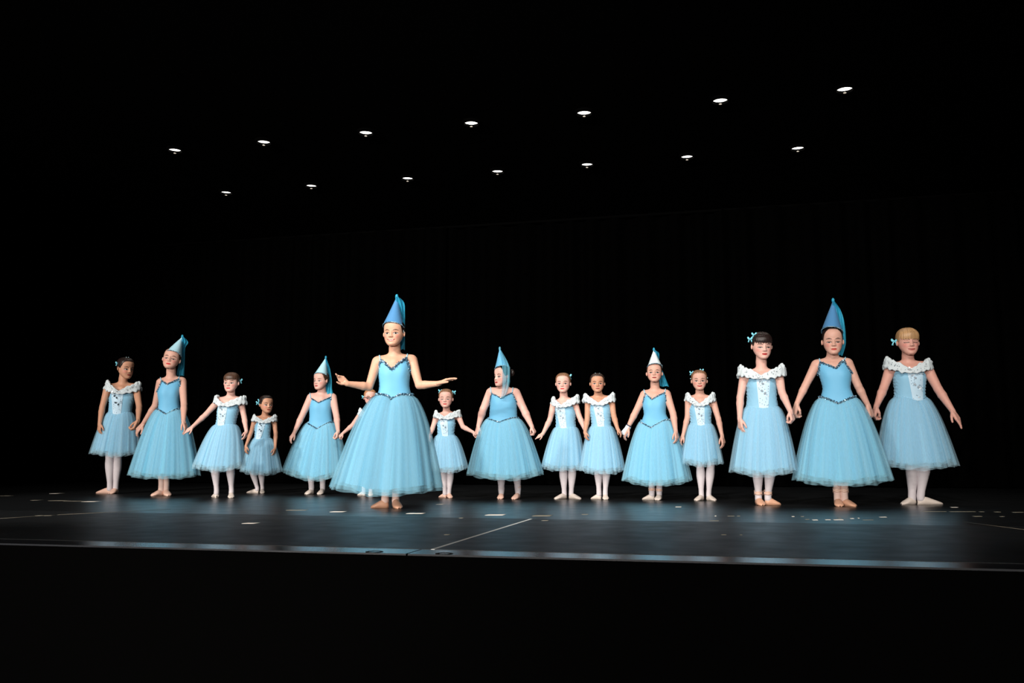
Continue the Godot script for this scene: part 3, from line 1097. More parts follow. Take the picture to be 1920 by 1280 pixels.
# ------------------------------------------------------------------ the place
func _ready() -> void:
	# camera
	var cam := Camera3D.new()
	cam.name = "camera"
	cam.fov = rad_to_deg(2.0 * atan(640.0 / FOCAL))
	cam.near = 0.05
	cam.far = 100.0
	add_child(cam)
	cam.position = Vector3(0, EYE, 0)
	cam.rotation = Vector3(PITCH, YAW, 0)
	cam.current = true
	var env := Environment.new()
	env.background_mode = Environment.BG_COLOR
	env.background_color = Color.BLACK
	env.tonemap_mode = Environment.TONE_MAPPER_LINEAR
	env.tonemap_exposure = 1.06
	env.sdfgi_enabled = true
	env.ssao_enabled = true
	env.ssil_enabled = true
	var we := WorldEnvironment.new()
	we.name = "surroundings"
	we.environment = env
	add_child(we)
	noise.seed = 4
	noise.frequency = 0.03
	make_materials()
	# house spotlights on a pipe above the audience, aimed at the line of dancers
	var pipe := Shape.new()
	pipe.tube(Vector3(-13.0, 6.45, 0.6), Vector3(9.0, 6.45, 0.6), 0.025, 0.025, 10, Color.WHITE)
	tag(put("lighting_pipe", pipe, mats.black_metal), "black steel pipe hung above the audience carrying the spotlights", "pipe")
	for a in [[-6.6, -4.2, 54.0], [-3.4, -2.4, 40.0], [-0.4, -0.8, 30.0], [2.8, 0.7, 20.0]]:
		house_spot(Vector3(a[0], 6.2, 0.6), Vector3(a[1], 0.75, -7.5), a[2], "pipe above")
	var rail := Shape.new()
	rail.tube(Vector3(-13.0, 2.45, 9.0), Vector3(9.0, 2.45, 9.0), 0.025, 0.025, 10, Color.WHITE)
	tag(put("lighting_rail", rail, mats.black_metal), "black steel rail low behind the audience carrying the spotlights", "pipe")
	for a in [[-7.0, -4.2, 116.0], [-2.5, -2.0, 76.0], [2.0, 0.2, 46.0]]:
		house_spot(Vector3(a[0], 2.2, 9.0), Vector3(a[1], 0.7, -7.5), a[2], "rail behind")
	build_stage()
	var list := cast()
	var depths := []
	for d in list:
		depths.append(depth_on(0.0, d.x, d.y) + 0.05)
	var zs := []
	for d in list:
		zs.append({"za": d.get("z_a", [0.02, 0.07, 0.09]), "zb": d.get("z_b", [0.02, 0.07, 0.09])})
	for q in [[0, 1], [1, 2], [4, 5], [7, 8], [8, 9], [10, 11], [11, 12], [13, 14], [14, 15]]:   # who holds whose hand
		var meet: float = (depths[q[0]] + depths[q[1]]) / 2.0 - 0.07
		var z0: float = depths[q[0]] - meet
		var z1: float = depths[q[1]] - meet
		zs[q[0]].zb = [z0 * 0.45, z0 - 0.01, z0]
		zs[q[1]].za = [z1 * 0.45, z1 + 0.01, z1]
	for k in list.size():
		dancer(list[k], zs[k])

func make_materials() -> void:
	var vc := {"vertex_color_use_as_albedo": true}
	material("skin", Color.WHITE, 0.5, {"vertex_color_use_as_albedo": true, "subsurf_scatter_enabled": true, "subsurf_scatter_strength": 0.06, "metallic_specular": 0.4})
	material("hair", Color.WHITE, 0.38, vc)
	material("sequin", Color.WHITE, 0.25, {"vertex_color_use_as_albedo": true, "metallic": 0.3})
	material("lycra", Color8(106, 180, 220), 0.62, {"rim_enabled": true, "rim": 0.25, "rim_tint": 0.5})
	material("strap", Color8(150, 205, 230), 0.6)
	material("velvet", Color8(132, 186, 216), 0.6, {"rim_enabled": true, "rim": 0.6, "rim_tint": 0.4})
	material("panel", Color8(186, 216, 236), 0.5)
	material("ruffle", Color8(206, 218, 224), 0.75, {"backlight_enabled": true, "backlight": Color8(70, 80, 84)})
	for k in [["_dimmed", Color8(108, 180, 212), Color8(150, 202, 222)], ["_long", Color8(122, 204, 236), Color8(172, 224, 242)], ["_short", Color8(142, 208, 238), Color8(190, 228, 246)]]:  # first set is the same tulle, dimmed in colour for weaker light
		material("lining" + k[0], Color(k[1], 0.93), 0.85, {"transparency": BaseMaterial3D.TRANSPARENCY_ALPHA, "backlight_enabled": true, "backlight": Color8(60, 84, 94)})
		var n := 0
		for l in [["tulle_mid", 0.48], ["tulle_over", 0.36], ["tulle_top", 0.24]]:
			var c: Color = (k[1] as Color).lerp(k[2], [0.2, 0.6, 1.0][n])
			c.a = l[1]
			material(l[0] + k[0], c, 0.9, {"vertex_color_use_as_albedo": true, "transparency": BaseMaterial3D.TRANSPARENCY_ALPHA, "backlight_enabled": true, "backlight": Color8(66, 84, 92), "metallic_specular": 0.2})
			n += 1
	material("satin_sky", Color8(112, 184, 226), 0.28, {"rim_enabled": true, "rim": 0.4, "rim_tint": 0.6})  # hat satins: one cloth, with sheen and shade put into each tone
	material("satin_dim", Color8(78, 134, 184), 0.34, {"rim_enabled": true, "rim": 0.4, "rim_tint": 0.6})
	material("satin_lit", Color8(172, 220, 236), 0.30, {"rim_enabled": true, "rim": 0.4, "rim_tint": 0.6})
	material("satin_sheen", Color8(222, 240, 246), 0.30)
	material("chiffon", Color8(46, 168, 205, 225), 0.55, {"transparency": BaseMaterial3D.TRANSPARENCY_ALPHA, "backlight_enabled": true, "backlight": Color8(60, 130, 150)})
	material("chiffon_thin", Color8(110, 190, 215, 120), 0.55, {"transparency": BaseMaterial3D.TRANSPARENCY_ALPHA, "backlight_enabled": true, "backlight": Color8(60, 130, 150)})
	material("bow", Color8(120, 205, 226), 0.35)
	material("clip", Color8(190, 225, 235), 0.25, {"metallic": 0.4})
	material("tights_white", Color8(202, 194, 198), 0.7)
	material("tights_pink", Color8(222, 190, 178), 0.7)
	material("shoe_white", Color8(205, 192, 182), 0.55)
	material("shoe_pink", Color8(220, 180, 162), 0.5)
	material("shoe_tan", Color8(204, 154, 126), 0.5)
	material("ribbon", Color8(214, 178, 160), 0.4)
	material("specs", Color8(92, 40, 44), 0.3)
	material("brace", Color8(214, 222, 232), 0.8)
	material("cuff", Color8(34, 42, 66), 0.8)
	material("black_metal", Color8(22, 22, 24), 0.5, {"metallic": 0.6})
	material("black_paint", Color8(6, 6, 6), 0.9, {"metallic_specular": 0.1})
	material("black_cloth", Color8(4, 4, 4), 0.95, {"metallic_specular": 0.0})
	var n1 := FastNoiseLite.new()
	n1.seed = 3
	n1.frequency = 0.012
	n1.fractal_octaves = 5
	var scuff := NoiseTexture2D.new()
	scuff.noise = n1
	scuff.width = 512
	scuff.height = 512
	scuff.seamless = true
	var ramp := Gradient.new()
	ramp.set_color(0, Color(0.78, 0.78, 0.78))
	ramp.set_color(1, Color(1, 1, 1))
	scuff.color_ramp = ramp
	material("marley", Color8(24, 26, 28), 0.36, {"metallic_specular": 0.36, "roughness_texture": scuff, "uv1_triplanar": true, "uv1_world_triplanar": true, "uv1_scale": Vector3(0.6, 0.6, 0.6)})
	material("marley_worn", Color8(24, 26, 28), 0.50, {"metallic_specular": 0.32, "roughness_texture": scuff, "uv1_triplanar": true, "uv1_world_triplanar": true, "uv1_scale": Vector3(0.6, 0.6, 0.6)})
	material("nosing", Color8(40, 42, 46), 0.24, {"metallic_specular": 0.5})
	material("seam_tape", Color8(225, 225, 220), 0.5)
	material("mark_white", Color8(236, 226, 214), 0.6)
	material("mark_dull", Color8(130, 124, 108), 0.6)
	material("rubber", Color8(6, 6, 6), 0.6)
	material("lamp_glow", Color8(255, 250, 240), 0.5, {"emission_enabled": true, "emission": Color8(255, 250, 242), "emission_energy_multiplier": 5.0})
	material("lamp_drop", Color8(255, 250, 240), 0.5, {"emission_enabled": true, "emission": Color8(255, 235, 215), "emission_energy_multiplier": 0.35})  # disc only catches the lens light; its glow is put in by emission
	material("lens_glow", Color8(255, 250, 240), 0.3, {"emission_enabled": true, "emission": Color8(255, 246, 232), "emission_energy_multiplier": 6.0})

func house_spot(at: Vector3, aim: Vector3, energy: float, where: String) -> void:
	var o := thing("stage_spotlight", "black barrel spotlight clamped to the %s the audience" % where, "spotlight", at, 0.0, "spotlights on the %s the audience" % where)
	var d := (aim - at).normalized()
	var can := Shape.new()
	can.sweep(PackedVector3Array([-d * 0.42, -d * 0.40, -d * 0.15, d * 0.02]), PackedFloat32Array([0.07, 0.10, 0.12, 0.14]), PackedFloat32Array([0.07, 0.10, 0.12, 0.14]), 24, Vector3.UP, Color.WHITE)
	put("barrel", can, mats.black_metal, o)
	var lens := Shape.new()
	lens.disc(d * 0.024, d, 0.12, 24, Color.WHITE)
	put("lens", lens, mats.lens_glow, o)
	var yoke := Shape.new()
	yoke.tube(-d * 0.15 + Vector3(0, 0.1, 0), Vector3(0, 0.20, 0), 0.02, 0.02, 8, Color.WHITE)
	put("yoke", yoke, mats.black_metal, o)
	var l := SpotLight3D.new()
	l.name = "light"
	o.add_child(l)
	l.position = d * 0.06
	l.look_at_from_position(at + d * 0.06, aim, Vector3.UP)
	l.light_energy = energy
	l.light_color = Color8(255, 247, 238)
	l.spot_angle = 20.0
	l.spot_angle_attenuation = 0.5
	l.spot_range = 30.0
	l.spot_attenuation = 2.0
	l.light_size = 0.12
	l.shadow_enabled = true

func slab(lo: Vector3, hi: Vector3) -> Shape:
	var s := Shape.new()
	s.box(lo, hi, Color.WHITE)
	s.flat = true
	return s

func build_stage() -> void:
	var edge := -3.33
	var nose := -3.51
	var seam := -5.43
	var mid := -1.165
	# black floor in rolled-out sheets, with narrow joints
	var fl := structure("floor", slab(Vector3(-13, -0.30, -13.4), Vector3(9, -0.003, nose - 0.0)), mats.black_paint, "black stage floor")
	for r in [[-13.0, mid - 0.008, seam + 0.002, nose], [mid + 0.008, 9.0, seam + 0.002, nose], [-13.0, 9.0, -7.02, seam - 0.002], [-13.0, 9.0, -8.62, -7.024], [-13.0, 9.0, -10.2, -8.624], [-13.0, 9.0, -13.3, -10.204]]:
		put("floor_sheet", slab(Vector3(r[0], -0.003, r[2]), Vector3(r[1], 0.0, r[3])), mats.marley_worn if r[3] == nose else mats.marley, fl)
	put("seam_tape", slab(Vector3(mid - 0.008, -0.003, seam), Vector3(mid + 0.008, 0.0003, nose)), mats.seam_tape, fl)
	# the bare nosing along the stage front, in two lengths with a joint
	var joint := at_height(0.0, 750.0, 1041.0).x
	structure("trim_1", slab(Vector3(-13, -0.008, nose + 0.001), Vector3(joint - 0.004, -0.001, edge)), mats.nosing, "dark polished strip along the front edge of the stage")
	structure("trim_2", slab(Vector3(joint + 0.004, -0.008, nose + 0.001), Vector3(9, -0.001, edge)), mats.nosing, "dark polished strip along the front edge of the stage")
	structure("wall_front", slab(Vector3(-13, -1.2, edge - 0.2), Vector3(9, -0.010, edge - 0.01)), mats.black_cloth, "black face of the stage below its front edge")
	structure("floor_house", slab(Vector3(-13, -1.4, -13.4), Vector3(9, -1.2, 11.0)), mats.black_paint, "dark floor of the audience")
	structure("wall_left", slab(Vector3(-13.2, -1.4, -13.6), Vector3(-13, 7.2, 11.2)), mats.black_paint)
	structure("wall_right", slab(Vector3(9, -1.4, -13.6), Vector3(9.2, 7.2, 11.2)), mats.black_paint)
	structure("wall_back", slab(Vector3(-13, -1.4, -13.6), Vector3(9, 7.2, -13.4)), mats.black_paint)
	structure("wall_house", slab(Vector3(-13, -1.4, 11.0), Vector3(9, 7.2, 11.2)), mats.black_paint)
	structure("ceiling_house", slab(Vector3(-13, 7.0, -4.2), Vector3(9, 7.2, 11.0)), mats.black_paint)
	structure("wall_header", slab(Vector3(-13, CEILING, -4.4), Vector3(9, 7.2, -4.2)), mats.black_paint)
	structure("ceiling", slab(Vector3(-13, CEILING, -13.4), Vector3(9, CEILING + 0.2, -4.4)), mats.black_paint, "black ceiling over the stage")
	# black drapes across the back
	for k in 5:
		var x0 := -12.5 + k * 4.2
		var s := Shape.new()
		var pts := PackedVector3Array()
		for b in 2:
			for a in 121:
				var x := x0 + 4.3 * a / 120.0
				pts.append(Vector3(x, 0.012 if b == 0 else CEILING - 0.06, -12.7 + 0.07 * sin(x * 17.0 + 1.3 * sin(x * 3.1)) + (0.12 if k % 2 else 0.0)))
		s.quad_grid(pts, 121, 2, false, Color.WHITE)
		tag(put("stage_curtain", s, mats.black_cloth), "black pleated curtain hanging across the back of the stage", "curtain", "black curtains at the back")
	var bt := Shape.new()
	bt.tube(Vector3(-12.6, CEILING - 0.04, -12.64), Vector3(8.6, CEILING - 0.04, -12.64), 0.02, 0.02, 8, Color.WHITE)
	tag(put("curtain_pipe", bt, mats.black_paint), "black pipe under the ceiling from which the curtains hang", "pipe")
	# lamps in the ceiling: two rows
	for row in [[-8.70, [-6.10, -4.96, -3.72, -2.51, -1.29, 0.09, 1.27], "front row"], [-10.31, [-6.41, -5.16, -3.82, -2.63, -1.50, -0.30, 0.96], "rear row"]]:
		for x in row[1]:
			ceiling_lamp(Vector3(x, CEILING, row[0]), row[2])
	# two black rings lying on the nosing
	for q in [[686.0, 1038.0], [817.0, 1042.5]]:
		var at := at_height(0.0, q[0], q[1])
		var s := Shape.new()
		var rp := PackedVector3Array()
		var rr := PackedFloat32Array()
		var rt := PackedFloat32Array()
		for a in 28:
			rp.append(Vector3(cos(TAU * a / 28.0) * 0.031, 0.0, sin(TAU * a / 28.0) * 0.031))
			rr.append(0.0045)
			rt.append(0.0009)
		s.sweep(rp, rr, rt, 8, Vector3.UP, Color.WHITE, true)
		var o := put("cable_ring", s, mats.rubber)
		o.position = Vector3(at.x, 0.0, clampf(at.z, nose + 0.035, edge - 0.035))
		tag(o, "small black ring lying on the front edge of the stage", "ring", "black rings on the stage edge")
	# bits of tape and scuffs: [x from, x to, y, thickness in pixels, kind]
	for m in [[453, 476, 981.3, 1.6, 0], [536, 572, 956.5, 0.8, 1], [618, 642, 959.6, 1.3, 0], [761, 791, 962.8, 1.4, 0], [817, 828, 945.5, 1.0, 0], [909, 942, 965.8, 2.0, 0], [860, 867, 971.2, 0.9, 1],
			[832, 842, 1002.5, 1.2, 1], [997, 1030, 967.5, 2.4, 1], [1090, 1102, 964.5, 0.9, 1], [1015, 1027, 976, 0.9, 1], [1266, 1277, 950.5, 1.0, 0], [1352, 1362, 1002.7, 0.9, 1], [1387, 1392, 1002.9, 1.0, 1],
			[1340, 1343, 967.5, 1.2, 0], [1364, 1377, 967.5, 0.6, 1], [1382, 1388, 967.5, 0.8, 1], [1330, 1348, 976.3, 0.7, 1], [1485, 1490, 968.5, 1.0, 0], [1502, 1508, 968.5, 0.9, 1], [1524, 1534, 975.1, 1.3, 0], [1510, 1518, 973.8, 0.8, 1],
			[1564, 1582, 974.8, 1.5, 0], [1548, 1558, 974.6, 1.0, 0], [1572, 1578, 971.5, 1.0, 1], [1595, 1602, 972.2, 1.0, 0], [1609, 1612, 971.5, 1.0, 0], [1650, 1663, 969.5, 0.9, 0], [1618, 1638, 974.8, 0.6, 1], [1785, 1797, 951.2, 0.9, 0],
			[1782, 1830, 959.2, 0.7, 1], [1838, 1846, 959.4, 0.7, 1], [1866, 1877, 959.8, 0.7, 1], [1900, 1920, 960.4, 0.7, 1], [1730, 1775, 959.0, 0.5, 1], [1827, 1842, 968.2, 1.0, 1], [1876, 1884, 968.5, 0.7, 1],
			[92, 102, 925.3, 0.9, 0], [90, 117, 938.6, 0.9, 1], [152, 175, 940.5, 1.0, 0], [57, 68, 937.8, 0.7, 1], [65, 93, 966.7, 0.7, 1], [118, 150, 939.5, 0.5, 1], [0, 14, 929.6, 0.6, 1]]:
		var a := at_height(0.0, m[0], m[2])
		var b := at_height(0.0, m[1], m[2])
		var c := at_height(0.0, m[0], m[2] - m[3])
		var s := Shape.new()
		var w := Vector3(0, 0, -1) * a.distance_to(c)
		var o3 := Vector3(0, 0.0012, 0)
		var e := b - a
		s.quad_grid(PackedVector3Array([Vector3.ZERO, e, e + w, w, Vector3.ZERO, o3, e + o3, e + w + o3, w + o3, o3].slice(0, 0)), 1, 1, false, Color.WHITE)
		var ring0 := [Vector3.ZERO, e * 0.5 + w * 0.06, e, e + w, e * 0.5 + w * 0.92, w]
		var pts := PackedVector3Array()
		var ctr := (e + w) * 0.5
		for p in ring0:
			pts.append(p)
		for p in ring0:
			pts.append(p + o3)
		for p in ring0:
			pts.append(ctr + o3)
		s.quad_grid(pts, 6, 3, true, Color.WHITE)
		var o := put("tape_mark", s, mats.mark_white if m[4] == 0 else mats.mark_dull)
		o.position = a
		tag(o, "bright scrap of white tape stuck flat on the black stage floor" if m[4] == 0 else "thin dull scuffed scrap of tape on the black stage floor", "tape", "white tape marks" if m[4] == 0 else "dull tape marks")
	# long thin lines of old tape
	for m in [[0, 972, 107, 965.0], [107, 965.0, 320, 954.6], [1808, 978.4, 1920, 992.8]]:
		var a := at_height(0.0, m[0], m[1])
		var b := at_height(0.0, m[2], m[3])
		var s := Shape.new()
		s.sweep(PackedVector3Array([Vector3.ZERO, b - a]), PackedFloat32Array([0.004, 0.004]), PackedFloat32Array([0.0008, 0.0008]), 6, Vector3.UP, Color.WHITE)
		var o := put("tape_line", s, mats.mark_dull)
		o.position = a + Vector3(0, 0.0008, 0)
		tag(o, "long thin line of worn tape running slantwise over the stage floor", "tape", "worn tape lines")

func ceiling_lamp(at: Vector3, row: String) -> void:
	var o := thing("ceiling_downlight", "round white downlight in the %s on the black stage ceiling" % row, "lamp", at, 0.0, "ceiling downlights, " + row)
	var R := 0.078
	var ring := Shape.new()
	var pts := PackedVector3Array()
	for q in [[R, 0.0], [R, -0.033], [R + 0.003, -0.033], [R + 0.02, -0.004], [R + 0.024, 0.0]]:
		for a in 32:
			var t := TAU * a / 32.0
			pts.append(Vector3(cos(t) * q[0], q[1], sin(t) * q[0]))
	ring.quad_grid(pts, 32, 5, true, Color.WHITE)
	put("trim_ring", ring, mats.black_paint, o)
	var dome := Shape.new()
	pts = PackedVector3Array()
	for b in 6:
		var q := b / 5.0
		for a in 32:
			var t := TAU * a / 32.0
			pts.append(Vector3(cos(t) * R * 0.99 * q, -0.012 + 0.009 * q * q, sin(t) * R * 0.99 * q))
	dome.quad_grid(pts, 32, 6, true, Color.WHITE)
	put("lens", dome, mats.lamp_glow, o)
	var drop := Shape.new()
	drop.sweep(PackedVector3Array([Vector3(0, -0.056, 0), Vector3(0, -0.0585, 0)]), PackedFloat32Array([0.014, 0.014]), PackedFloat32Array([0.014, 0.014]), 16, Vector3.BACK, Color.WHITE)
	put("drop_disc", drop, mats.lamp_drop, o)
	var stem := Shape.new()
	stem.tube(Vector3(0, -0.012, 0), Vector3(0, -0.056, 0), 0.0008, 0.0008, 6, Color.WHITE)
	put("stem", stem, mats.black_metal, o)
	var l := SpotLight3D.new()
	l.name = "light"
	o.add_child(l)
	l.position = Vector3(0, -0.066, 0)
	l.rotation.x = -PI / 2.0
	l.light_energy = 0.35
	l.light_color = Color8(255, 246, 234)
	l.spot_angle = 50.0
	l.spot_angle_attenuation = 0.8
	l.spot_range = 20.0
	l.spot_attenuation = 2.0
	l.light_size = 0.07
	l.shadow_enabled = true

